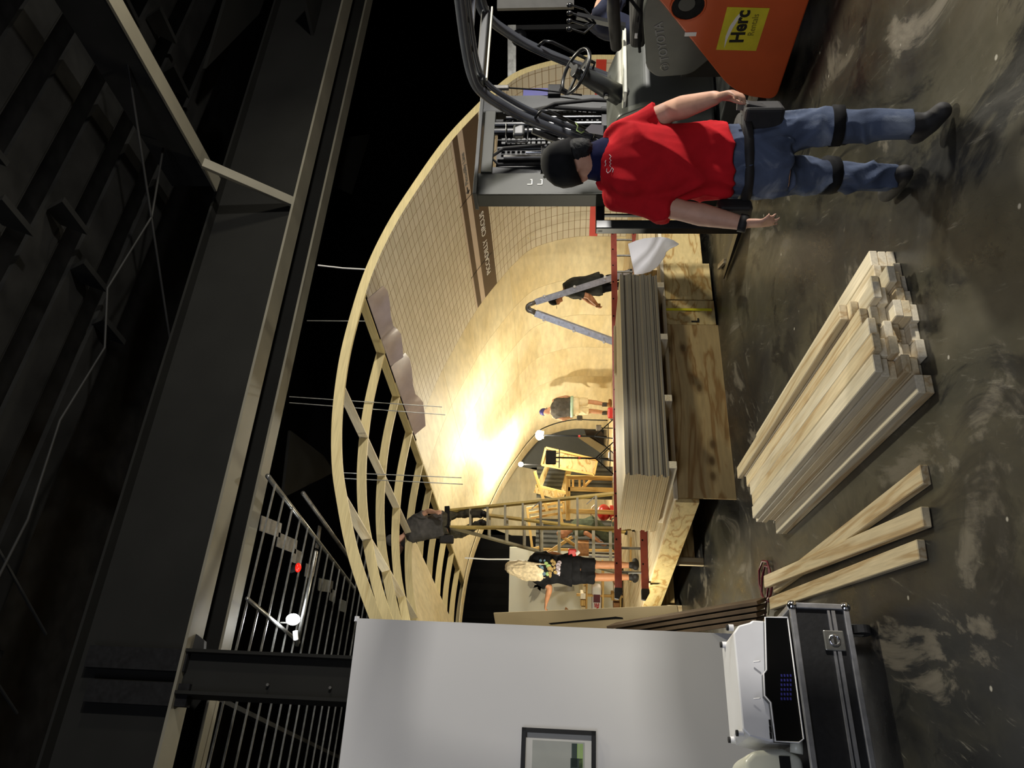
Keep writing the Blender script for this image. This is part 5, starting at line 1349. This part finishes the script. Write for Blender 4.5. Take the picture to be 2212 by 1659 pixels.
def person(J, label, skin, k=1.0, voxel=.012, group=None, sleeve='short', legs='long', head_ear=True, mats=None, arm=1.0, curl=(.5, .5), palm=(None, None), shoe='leather_black', torso_w=1.0, folds=.004, hands=True, fing=(None, None), shirt_hem=None, fleshy=1.0, feet=True, shirt_open=1.0):
    """J: joints in world space"""
    M_ = dict(shirt='grey_cloth', trousers='black_cloth'); M_.update(mats or {})
    g = V(J['ankL']).lerp(V(J['ankR']), .5)
    t = thing('person', V((g.x, g.y, min(V(J['ankL']).z, V(J['ankR']).z) - .08 * k)), label, 'person', group)
    hipL, hipR, shL, shR = V(J['hipL']), V(J['hipR']), V(J['shL']), V(J['shR'])
    pel = (hipL + hipR) / 2; chest = (shL + shR) / 2; neck = V(J['neck']); hc = V(J['head'])
    ax_h = (hipR - hipL).normalized(); ax_s = (shR - shL).normalized(); sp = (chest - pel).normalized()
    fwd = V(J['fwd']).normalized()
    def ring(c, f, ra, rb, grow=0.0):
        ax = ax_h.lerp(ax_s, f).normalized(); d = ax.cross(sp).normalized(); 
        return (c, ax * (ra * k * torso_w + grow), d * (rb * k * fleshy + grow))
    def torso(mb, grow, lo=-.12, hi=1.0, flare=0., neckring=True):
        prof_ = [(-.22, .158, .112), (-.1, .172, .122), (0.0, .172, .120), (.2, .158, .112), (.38, .148, .108), (.55, .160, .118), (.75, .178, .124), (.90, .182, .112), (1.0, .162, .092), (1.07, .112, .080), (1.15, .070, .068)]
        rg = []; H_ = (chest - pel)
        for f, a, b in prof_:
            if f < lo or f > hi: continue
            fl = flare * max(0, (.45 - f)); rg.append(ring(pel + H_ * f, max(0, min(1, f)), a + fl, b + fl, grow))
        rings_loft(mb, rg, 24, 2.3)
    # skin: one continuous body
    mb = MB(); torso(mb, -.004, -.3, 1.2)
    limb(mb, [chest + sp * .01, neck, hc - V(J.get('up', Z)) * .06 * k - V(J.get('look', fwd)).normalized() * .012 * k], [.06 * k, .052 * k, .052 * k], 14)
    f_, u_, r_ = head(mb, hc, J.get('look', fwd), J.get('up', Z), k, head_ear)
    for s, sh in (('L', shL), ('R', shR)):
        el, wr = V(J['el' + s]), V(J['wr' + s])
        limb(mb, [sh, sh.lerp(el, .35), el, el.lerp(wr, .3), wr], [.053 * k, .049 * k * arm, .040 * k * arm, .044 * k * arm, .027 * k * arm], 14)
        i = 0 if s == 'L' else 1
        if hands:
            fd = V(J['hd' + s]) if 'hd' + s in J else (wr - el); hand(mb, wr, fd, palm[i] or (pel - wr), k, curl[i], 1 if s == 'L' else -1, fingers=fing[i])
        hp, kn, an = V(J['hip' + s]), V(J['kn' + s]), V(J['ank' + s])
        limb(mb, [hp, hp.lerp(kn, .4), kn, kn.lerp(an, .3), an], [.085 * k, .077 * k, .053 * k, .056 * k, .036 * k], 14)
        if feet:
            toe = V(J['toe' + s]); d = (toe - an); d.z = 0; d.normalize()
            heel = an - d * .05 * k - Z * .045 * k
            limb(mb, [heel, toe], [.035 * k, .03 * k], 12)
    fuse(mb, 'body', skin, t, voxel, 2)
    eyes(t, hc, f_, u_, r_, k)
    # shirt
    if M_['shirt']:
        mb = MB(); torso(mb, .012 * shirt_open, shirt_hem if shirt_hem is not None else -.1, 1.16, flare=.03)
        for s, sh in (('L', shL), ('R', shR)):
            el, wr = V(J['el' + s]), V(J['wr' + s])
            if sleeve == 'none': continue
            mb.sphere(sh, .066 * k, 12)
            if sleeve == 'short':
                e = sh.lerp(el, .78); d = (el - sh).normalized(); mb.tube([sh, sh.lerp(e, .5), e], [.068 * k, .068 * k, .070 * k], 16)
            else:
                limb(mb, [sh, el], [.066 * k, .054 * k]); mb.tube([el, wr - (wr - el) * .02], [.054 * k, .038 * k], 16)
        fuse(mb, 'shirt', M_['shirt'], t, voxel, 2, folds * 1.5, 5.0, 3, (1, 1, .6))
    # trousers
    if M_['trousers']:
        mb = MB(); torso(mb, .004, -.3, .22)
        for s in 'LR':
            hp, kn, an = V(J['hip' + s]), V(J['kn' + s]), V(J['ank' + s])
            if legs == 'long':
                limb(mb, [hp, hp.lerp(kn, .4), kn], [.098 * k, .090 * k, .073 * k]); mb.tube([kn, kn.lerp(an, .4), an.lerp(kn, -.02)], [.073 * k, .072 * k, .062 * k], 16)
            else:
                e = hp.lerp(kn, .86); mb.sphere(hp, .098 * k, 12); mb.tube([hp, hp.lerp(e, .5), e], [.10 * k, .098 * k, .094 * k], 16)
        fuse(mb, 'trousers' if legs == 'long' else 'shorts', M_['trousers'], t, voxel, 2, folds * 1.3, 7, 11)
    if feet:
        for s in 'LR':
            an, toe = V(J['ank' + s]), V(J['toe' + s]); d = (toe - an); d.z = 0; d.normalize(); w = d.cross(Z)
            sl = (toe - an); 
            h0 = an - d * .06 * k - Z * .05 * k; mb = MB()
            limb(mb, [h0 + Z * .01, h0.lerp(toe, .5), toe], [.043 * k, .045 * k, .040 * k], 14)
            limb(mb, [an + Z * .02 * k, an - Z * .03 * k], [.048 * k, .05 * k], 14)
            fuse(mb, 'shoe', shoe, t, max(voxel, .012), 2)
    return t, dict(pel=pel, chest=chest, hc=hc, f=f_, u=u_, r=r_, ring=ring, sp=sp)

def cap(t, h, mat, k=1.0, brim=True, name='cap', low=-.01):
    c, f, u, r = h['hc'], h['f'], h['u'], h['r']; mb = MB()
    rg = []
    for z, a, b, o in ((low, .083, .104, -.004), (.03, .085, .106, -.004), (.065, .082, .102, -.006), (.095, .066, .084, -.008), (.118, .04, .052, -.01), (.128, .012, .016, -.01)):
        rg.append((c + u * z * k + f * o * k, r * a * k, f * b * k))
    rings_loft(mb, rg, 24)
    o = mb.build(name, mat, t, smooth=True)
    if brim:
        pts = [c + f * (.10 * k) + r * s * .07 * k + u * .028 * k for s in (1, -1)]
        pl = [c + (f * (.095 + .075 * math.cos(a)) + r * .075 * math.sin(a)) * k + u * (.03 - .018 * abs(math.sin(a)) ** 2) * k for a in [-1.57 + i * 3.14 / 10 for i in range(11)]]
        poly_plate('brim', pl, mat, u * .004, o)
    return o

# --- the man in the red shirt, walking away in the foreground
def red_man():
    k = .99
    J = dict(fwd=(-.25, 1, 0), look=(-.55, .78, -.30), up=(-.05, -.02, 1),
        head=PD(1236, 352, 3.46), neck=PD(1288, 346, 3.50), shR=PD(1337, 296, 3.50), shL=PD(1337, 420, 3.50),
        elR=PD(1448, 240, 3.44), wrR=PD(1543, 212, 3.28), elL=PD(1478, 456, 3.46), wrL=PD(1603, 482, 3.40),
        hdR=PD(1600, 196, 3.20) - PD(1543, 212, 3.28), hdL=PD(1680, 482, 3.34) - PD(1603, 482, 3.40),
        hipR=PD(1628, 305, 3.48), hipL=PD(1630, 388, 3.50), knR=PD(1792, 272, 3.40), knL=PD(1778, 378, 3.60),
        ankR=PD(1968, 268, 3.36), ankL=PD(1918, 386, 3.68), toeR=PD(2020, 240, 3.30), toeL=PD(1925, 420, 3.86))
    J['ankR'].z = max(J['ankR'].z, .10); J['toeR'].z = .045; J['toeL'].z = .045; J['ankL'].z = .10
    t, h = person(J, 'man in red shirt, blue jeans and black cap walking past the forklift, back to camera', 'skin_fair', k, .0085, mats=dict(shirt='red_cloth', trousers='denim'), shoe='leather_black',
        curl=(.30, .75), palm=(KF * -.2 + V((1, .3, 0)), V((-1, .3, 0))), fing=((.15, .35, .55, .6), (.8, .8, .8, .7)), folds=.0095, arm=1.18, shirt_hem=.09, torso_w=.96, fleshy=1.12, shirt_open=1.5)
    c = cap(t, h, 'matte_black', k * 1.09, False, low=-.02)
    # short dark hair under the cap and down the nape
    mb = MB(); C, f, u, r = h['hc'], h['f'], h['u'], h['r']
    limb(mb, [C - f * .05 - u * .02, C - f * .06 - u * .07], [.055, .04]); limb(mb, [C - f * .045 + r * .045 - u * .02, C - f * .05 + r * .035 - u * .075], [.035, .028]); 
    fuse(mb, 'hair', 'hair_dark', t, .008, 1, .004, 60)
    # headset band, neck gaiter
    nk = J['neck']; d = (J['head'] - nk).normalized(); a = h['r']; b = d.cross(a).normalized()
    mb = MB(); rings_loft(mb, [(nk - d * .06, a * .125, b * .105), (nk - d * .025, a * .104, b * .096), (nk + d * .015, a * .086, b * .086), (nk + d * .045, a * .076, b * .080)], 24); mb.build('neck_gaiter', 'navy_cloth', t, smooth=True)
    # knee strap bands
    for kn, an, hp, lab in ((J['knR'], J['ankR'], J['hipR'], ''), (J['knL'], J['ankL'], J['hipL'], '')):
        dd = (an - kn).normalized(); x = dd.cross(V((0, 1, 0))).normalized(); y = dd.cross(x)
        mb = MB(); rings_loft(mb, [(kn + dd * .005, x * .086, y * .086), (kn + dd * .05, x * .084, y * .084)], 24, 2.2); s = mb.build('knee_strap', 'matte_black', t, smooth=True)
        MB().obox(kn + V((0, .08, 0)) + dd * .02, x * .06, V((0, .02, 0)), dd * .09).build('knee_pad', 'rubber_black', s, bevel=.02)
    # belt, tool pouch, phone pouch
    hr = J['hipR']
    sp = h['sp']; mb = MB(); rings_loft(mb, [(h['pel'] + sp * .035, (J['hipR'] - J['hipL']).normalized() * .200, V((0, 1, 0)) * .150), (h['pel'] + sp * .07, (J['hipR'] - J['hipL']).normalized() * .198, V((0, 1, 0)) * .148)], 28, 2.3); mb.build('belt', 'leather_black', t, smooth=True)
    p = PD(1645, 250, 3.40); pouch = MB().obox(p, V((.035, .05, 0)), V((-.05, .04, 0)) * .8, Z * .085).build('tool_pouch', 'leather_black', t, bevel=.018, seg=3)
    MB().obox(p + V((.02, -.02, .03)), V((.022, .035, 0)), V((-.02, .02, 0)), Z * .05 + V((.01, 0, 0))).build('pocket', 'leather_black', pouch, bevel=.01)
    MB().bar(p + V((.03, -.02, .0)), p + V((.035, -.02, .11)), .012, .03).build('hand_tool', 'dull_steel', pouch)
    MB().obox(PD(1585, 452, 3.48), V((.03, .03, 0)), V((-.02, .04, 0)), Z * .075).build('hip_bag', 'leather_black', t, bevel=.02, seg=3)
    # wrist band
    w, e = J['wrL'], J['elL']; dd = (w - e).normalized(); x = dd.cross(V((0, 1, 0))).normalized(); y = dd.cross(x)
    mb = MB(); rings_loft(mb, [(w - dd * .012, x * .040, y * .037), (w + dd * .022, x * .039, y * .036)], 18); mb.build('wrist_band', 'leather_black', t, smooth=True)
    # faint pale script on the upper back: unreadable strokes
    st = MB()
    bz = PD(1318, 352, 3.40); pts = [(1311, 370), (1316, 374), (1321, 369), (1322, 364), (1318, 360), (1312, 363)]
    back = lambda x, y: PD(x, y, 3.50)
    obj = [c for c in t.children if c.name.startswith('shirt')][0]
    dg = bpy.context.evaluated_depsgraph_get(); dg.update()
    inv = obj.matrix_basis if False else None
    from mathutils.bvhtree import BVHTree
    vs = [V(obj['_o']) + v.co for v in obj.data.vertices]; bv = BVHTree.FromPolygons(vs, [tuple(p.vertices) for p in obj.data.polygons])
    def hit(x, y):
        d = ray(x, y).normalized(); l = bv.ray_cast(V((0, 0, CH)), d); return (l[0] - d * .0015) if l[0] else back(x, y)
    for line in ([(1311, 364), (1310, 370), (1313, 374), (1318, 370), (1322, 362), (1325, 366), (1323, 372)], [(1319, 361), (1317, 357), (1320, 354), (1317, 350), (1320, 347), (1317, 343), (1320, 338), (1316, 334)], [(1307, 359), (1309, 354), (1307, 350), (1309, 346)]):
        st.tube([hit(x, y) for x, y in line], .0016, 5)
    st.build('back_print', 'print_white', obj)
m_, nt_, b_ = nmat('denim')
tc = N(nt_, 'ShaderNodeTexCoord'); n1 = N(nt_, 'ShaderNodeTexNoise'); n1.inputs['Scale'].default_value = 4.5; n1.inputs['Detail'].default_value = 6; n1.inputs['Distortion'].default_value = .8
nt_.links.new(tc.outputs['Object'], n1.inputs['Vector'])
rr_ = ramp(nt_, n1.outputs['Fac'], [(.3, lin((50, 57, 73))), (.55, lin((80, 90, 111))), (.70, lin((140, 148, 160)))]); nt_.links.new(rr_.outputs[0], b_.inputs['Base Color'])
n2 = N(nt_, 'ShaderNodeTexNoise'); n2.inputs['Scale'].default_value = 220; nt_.links.new(tc.outputs['Object'], n2.inputs['Vector']); bump(nt_, b_, n2.outputs['Fac'], .3, .002); b_.inputs['Roughness'].default_value = .9; b_.inputs['Specular IOR Level'].default_value = .15
red_man()

# --- long-haired person by the ladder
def long_hair():
    D = 10.75; k = 1.02
    P = lambda x, y, d=0: PD(x, y, D + d)
    z0 = HS
    aL, aR = PY(1247, D, z0 + .09), PY(1221, D, z0 + .09)
    J = dict(fwd=(.15, 1, 0), look=(.2, 1, -.1), head=P(1112, 1225), neck=P(1136, 1224), shR=P(1152, 1208), shL=P(1153, 1246), elR=P(1192, 1197, .05), wrR=P(1222, 1204, .25),
        elL=P(1188, 1268), wrL=P(1180, 1301, .03), hdL=P(1176, 1322, .05) - P(1180, 1301, .03), hipR=P(1236, 1218), hipL=P(1236, 1243), knR=P(1293, 1220, .02), knL=P(1293, 1247), ankR=aR, ankL=aL, toeR=aR + V((.03, .14, -.05)), toeL=aL + V((-.07, .13, -.05)))
    t, h = person(J, 'person with very long blond hair, black printed T-shirt and shorts, left arm held out', 'skin_tan', k, .013, mats=dict(shirt='black_cloth', trousers='black_cloth'), legs='short', shoe='leather_black', curl=(.9, .6), folds=.005, shirt_hem=-.02, torso_w=1.12, fleshy=1.1, shirt_open=2.0)
    C, f, u, r = h['hc'], h['f'], h['u'], h['r']
    mb = MB(); rg = []
    for z, a, b, o in ((.13, .03, .035, -.01), (.10, .075, .085, -.015), (.05, .098, .105, -.02), (-.02, .108, .105, -.035), (-.09, .118, .09, -.055), (-.17, .13, .075, -.075), (-.26, .125, .05, -.095), (-.34, .09, .035, -.105), (-.42, .045, .02, -.11)):
        rg.append((C + u * z + f * o, r * a, f * b))
    rings_loft(mb, rg, 20)
    rnd = random.Random(5)
    for i in range(16):
        a = -1.2 + 2.4 * i / 15; x = math.sin(a) * .125; l = rnd.uniform(.30, .46)
        mb.tube([C + r * x - f * .05 - u * .05, C + r * (x * 1.1) - f * .10 - u * .18, C + r * (x * 1.0 + rnd.uniform(-.02, .02)) - f * .13 - u * l], [.022, .022, .006], 6)
    fuse(mb, 'long_hair', 'hair_blond', t, .010, 2, .007, 16, 1, (1, 1, .12))
    # shirt print: loose colour patches lying on the back of the shirt
    obj = [c for c in t.children if c.name.startswith('shirt')][0]
    from mathutils.bvhtree import BVHTree
    bv = BVHTree.FromPolygons([V(obj['_o']) + v.co for v in obj.data.vertices], [tuple(p.vertices) for p in obj.data.polygons])
    def hit(x, y):
        d = ray(x, y).normalized(); l = bv.ray_cast(V((0, 0, CH)), d); return (l[0] - d * .004) if l[0] else None
    rnd = random.Random(2)
    for i in range(26):
        x = rnd.uniform(1166, 1210); y = rnd.uniform(1211, 1243); q = hit(x, y)
        if q is None: continue
        mt = ('print_blue', 'green_light', 'sticker_ochre')[0 if x < 1178 else (1 if x < 1186 else 2)] if x < 1200 else 'laminate_grey'
        s = rnd.uniform(.02, .045); MB().sphere(q, s, 8, (1, .12, rnd.uniform(.5, 1))).build('shirt_print', mt, obj, smooth=True)
    o = MB().obox(P(1236, 1193, -.02), V((.05, 0, 0)), V((0, .04, 0)), Z * .055).build('red_pouch', 'tool_red', t, bevel=.015)
    MB().cyl(P(1244, 1197, -.05), P(1250, 1192, -.02), .028, 10).build('tape_roll', 'print_white', o)
    for x, y in ((1290, 1221), (1296, 1247)):
        pass
plain('print_blue', (96, 124, 140), .8, var=.3, scale=30); plain('sticker_ochre', (168, 140, 84), .8, var=.3, scale=30)
long_hair()

# --- man on the tall ladder
def ladder_man():
    D = 12.2; k = 1.0; P = lambda x, y, d=0: PD(x, y, D + d)
    f5 = LF1.lerp(LT1, 8 / 10.2).lerp(LF2.lerp(LT2, 8 / 10.2), .35); f6 = LF1.lerp(LT1, 8 / 10.2).lerp(LF2.lerp(LT2, 8 / 10.2), .8)
    J = dict(fwd=(-.5, .8, 0), look=(-.7, .6, .1), head=P(850, 1168), neck=P(874, 1158), shR=P(886, 1128, .05), shL=P(886, 1160, -.05), elR=P(925, 1104, -.1), wrR=P(940, 1106, -.25),
        elL=P(868, 1180, .1), wrL=P(862, 1196, .3), hipR=P(952, 1122), hipL=P(954, 1148), knR=P(985, 1108, .25), knL=P(995, 1152, .3), ankR=V((f5.x, f5.y, f5.z + .1)), ankL=V((f6.x, f6.y, f6.z + .1)), toeR=V((f5.x - .05, f5.y + .12, f5.z + .05)), toeL=V((f6.x - .05, f6.y + .12, f6.z + .05)))
    t, h = person(J, 'man in grey shirt and dark cargo trousers standing high on the stepladder', 'skin_fair', k, .014, mats=dict(shirt='grey_cloth', trousers='green_dark_cloth'), sleeve='short', shoe='leather_black', folds=.008, shirt_hem=-.12, torso_w=1.05, shirt_open=2)
    cap(t, h, 'grey_cloth', k, False, low=-.01)
    p = P(965, 1165, -.1); MB().obox(p, V((.06, .02, 0)), V((-.02, .05, 0)), Z * .11).build('tool_pouch', 'leather_black', t, bevel=.02)
plain('green_dark_cloth', (70, 66, 52), .9, var=.35, scale=14, bmp=.2)
ladder_man()

# --- man in black cap bending by the A-ladder
def bend_man():
    D = 13.6; k = 1.02; P = lambda x, y, d=0: PD(x, y, D + d)
    aR, aL = PY(596, D, HS + .09), PY(616, D - .15, HS + .09)
    J = dict(fwd=(-1, .1, 0), look=(-.9, .0, -.35), up=(-.25, 0, 1), head=P(1199, 646), neck=P(1217, 633), shR=P(1226, 622, .16), shL=P(1230, 628, -.14), elR=P(1268, 646, .2), wrR=P(1284, 658, .1),
        elL=P(1272, 640, -.2), wrL=P(1288, 657, -.12), hipR=P(1291, 612, .09), hipL=P(1293, 616, -.09), knR=PY(606, D + .08, 1.05), knL=PY(624, D - .1, 1.05), ankR=aR, ankL=aL, toeR=aR + V((-.16, .02, -.05)), toeL=aL + V((-.16, -.02, -.05)))
    t, h = person(J, 'man in black cap and ear defenders bending forward beside the grey A-shaped ladder', 'skin_tan', k, .013, mats=dict(shirt='dark_camo', trousers='black_cloth'), folds=.006, shirt_hem=-.15, torso_w=1.2, fleshy=1.3, arm=1.2, shirt_open=2, curl=(1.1, 1.1))
    c = cap(t, h, 'matte_black', k, True, low=.0)
    C, f, u, r = h['hc'], h['f'], h['u'], h['r']
    for s in (-1, 1): MB().cyl(C + r * s * .075, C + r * s * .115, .034, 14).build('ear_defender', 'matte_black', t, bevel=.008)
    q = P(1292, 660, -.1); MB().obox(q, V((.035, 0, 0)), V((0, .03, 0)), Z * .04).build('hand_tool', 'leather_tan', t, bevel=.008)
plain('dark_camo', (44, 46, 40), .9, var=.5, scale=10)
bend_man()

# --- man in shorts with his back to us
def shorts_man():
    D = 18.6; k = 1.02; P = lambda x, y, d=0: PD(x, y, D + d)
    aL, aR = PY(892, D, HS + .09), PY(874, D, HS + .09)
    J = dict(fwd=(.5, .8, 0), look=(.3, .8, -.45), up=(.1, .2, 1), head=P(1177, 890), neck=P(1187, 884), shR=P(1197, 866), shL=P(1196, 899), elR=P(1222, 858, .1), wrR=P(1238, 862, .3), elL=P(1214, 905, .02), wrL=P(1228, 903, .18),
        hipR=P(1241, 868), hipL=P(1241, 888), knR=P(1275, 868, .03), knL=P(1277, 888), ankR=aR, ankL=aL, toeR=aR + V((.1, .14, -.05)), toeL=aL + V((.06, .16, -.05)))
    t, h = person(J, 'man in pale khaki shorts and grey sleeveless shirt standing with his back to the camera', 'skin_fair', k, .016, mats=dict(shirt='grey_cloth', trousers='khaki_cloth'), sleeve='none', legs='short', shoe='leather_tan', folds=.006, shirt_hem=.12, torso_w=1.3, fleshy=1.3, arm=1.25, shirt_open=1.6)
    cap(t, h, 'tool_blue', k, True, low=-.01)
    sp, ring = h['sp'], h['ring']
    mb = MB(); rings_loft(mb, [ring(h['pel'] + sp * .03, 0, .19, .14, .012), ring(h['pel'] + sp * .10, 0, .185, .135, .012)], 24, 2.3); mb.build('undershirt', 'mint_cloth', t, smooth=True)
    for an in (aL, aR): MB().cyl(an + Z * .03, an + Z * .14, .052, 14).build('sock', 'grey_cloth', t)
    MB().obox(P(1252, 903, .0), V((.06, 0, 0)), V((0, .04, 0)), Z * .07).build('tool_pouch', 'grey_cloth', t, bevel=.02)
shorts_man()

# --- kneeling man behind the stepladder
def kneel_man():
    D = 14.7; k = 1.0; P = lambda x, y, d=0: PD(x, y, D + d); fz = HS + .06
    knL, knR = PY(1185, D - .1, fz), PY(1168, D + .15, fz)
    J = dict(fwd=(-.8, .3, -.3), look=(-.8, .2, -.6), up=(-.3, 0, 1), head=P(1216, 1152), neck=P(1230, 1146), shR=P(1240, 1132, .15), shL=P(1244, 1150, -.1), elR=P(1262, 1150, .2), wrR=P(1290, 1165, .2),
        elL=P(1268, 1152, -.2), wrL=P(1296, 1172, -.15), hipR=P(1280, 1128, .1), hipL=P(1282, 1138, -.08), knR=knR, knL=knL, ankR=PY(1120, D + .2, HS + .10), ankL=PY(1126, D - .05, HS + .10), toeR=PY(1112, D + .2, HS + .045), toeL=PY(1112, D - .05, HS + .045))
    person(J, 'man in dark green work clothes kneeling over timber behind the stepladder', 'skin_tan', k, .015, mats=dict(shirt='green_cloth', trousers='green_cloth'), sleeve='short', shoe='leather_tan', folds=.006, shirt_hem=-.1, shirt_open=1.6)
kneel_man()

# --- person in denim bending behind the truck
def denim_person():
    D = 7.9; k = 1.0; P = lambda x, y, d=0: PD(x, y, D + d)
    aL, aR = V((P(1300, 92).x + .05, D - .1, .09)), V((P(1300, 92).x + .38, D + .15, .09))
    b = P(1300, 70)
    J = dict(fwd=(1, .2, -.2), look=(1, 0, -.5), head=b + V((.46, 0, -.06)), neck=b + V((.30, 0, .02)), shR=b + V((.12, -.17, .05)), shL=b + V((.12, .17, .05)), elR=b + V((.28, -.2, -.15)), wrR=b + V((.5, -.15, -.25)),
        elL=b + V((.28, .2, -.15)), wrL=b + V((.5, .15, -.25)), hipR=b + V((-.05, -.09, -.42)), hipL=b + V((-.05, .09, -.42)), knR=(aR + b) / 2 - Z * .25, knL=(aL + b) / 2 - Z * .25, ankR=aR, ankL=aL, toeR=aR + V((.16, 0, -.05)), toeL=aL + V((.16, 0, -.05)))
    person(J, 'person in dark blue denim bending down behind the forklift seat, mostly hidden', 'skin_fair', k, .016, mats=dict(shirt='navy_denim', trousers='navy_denim'), sleeve='long', folds=.006)
plain('navy_denim', (32, 38, 60), .9, var=.3, scale=10, bmp=.1)
denim_person()
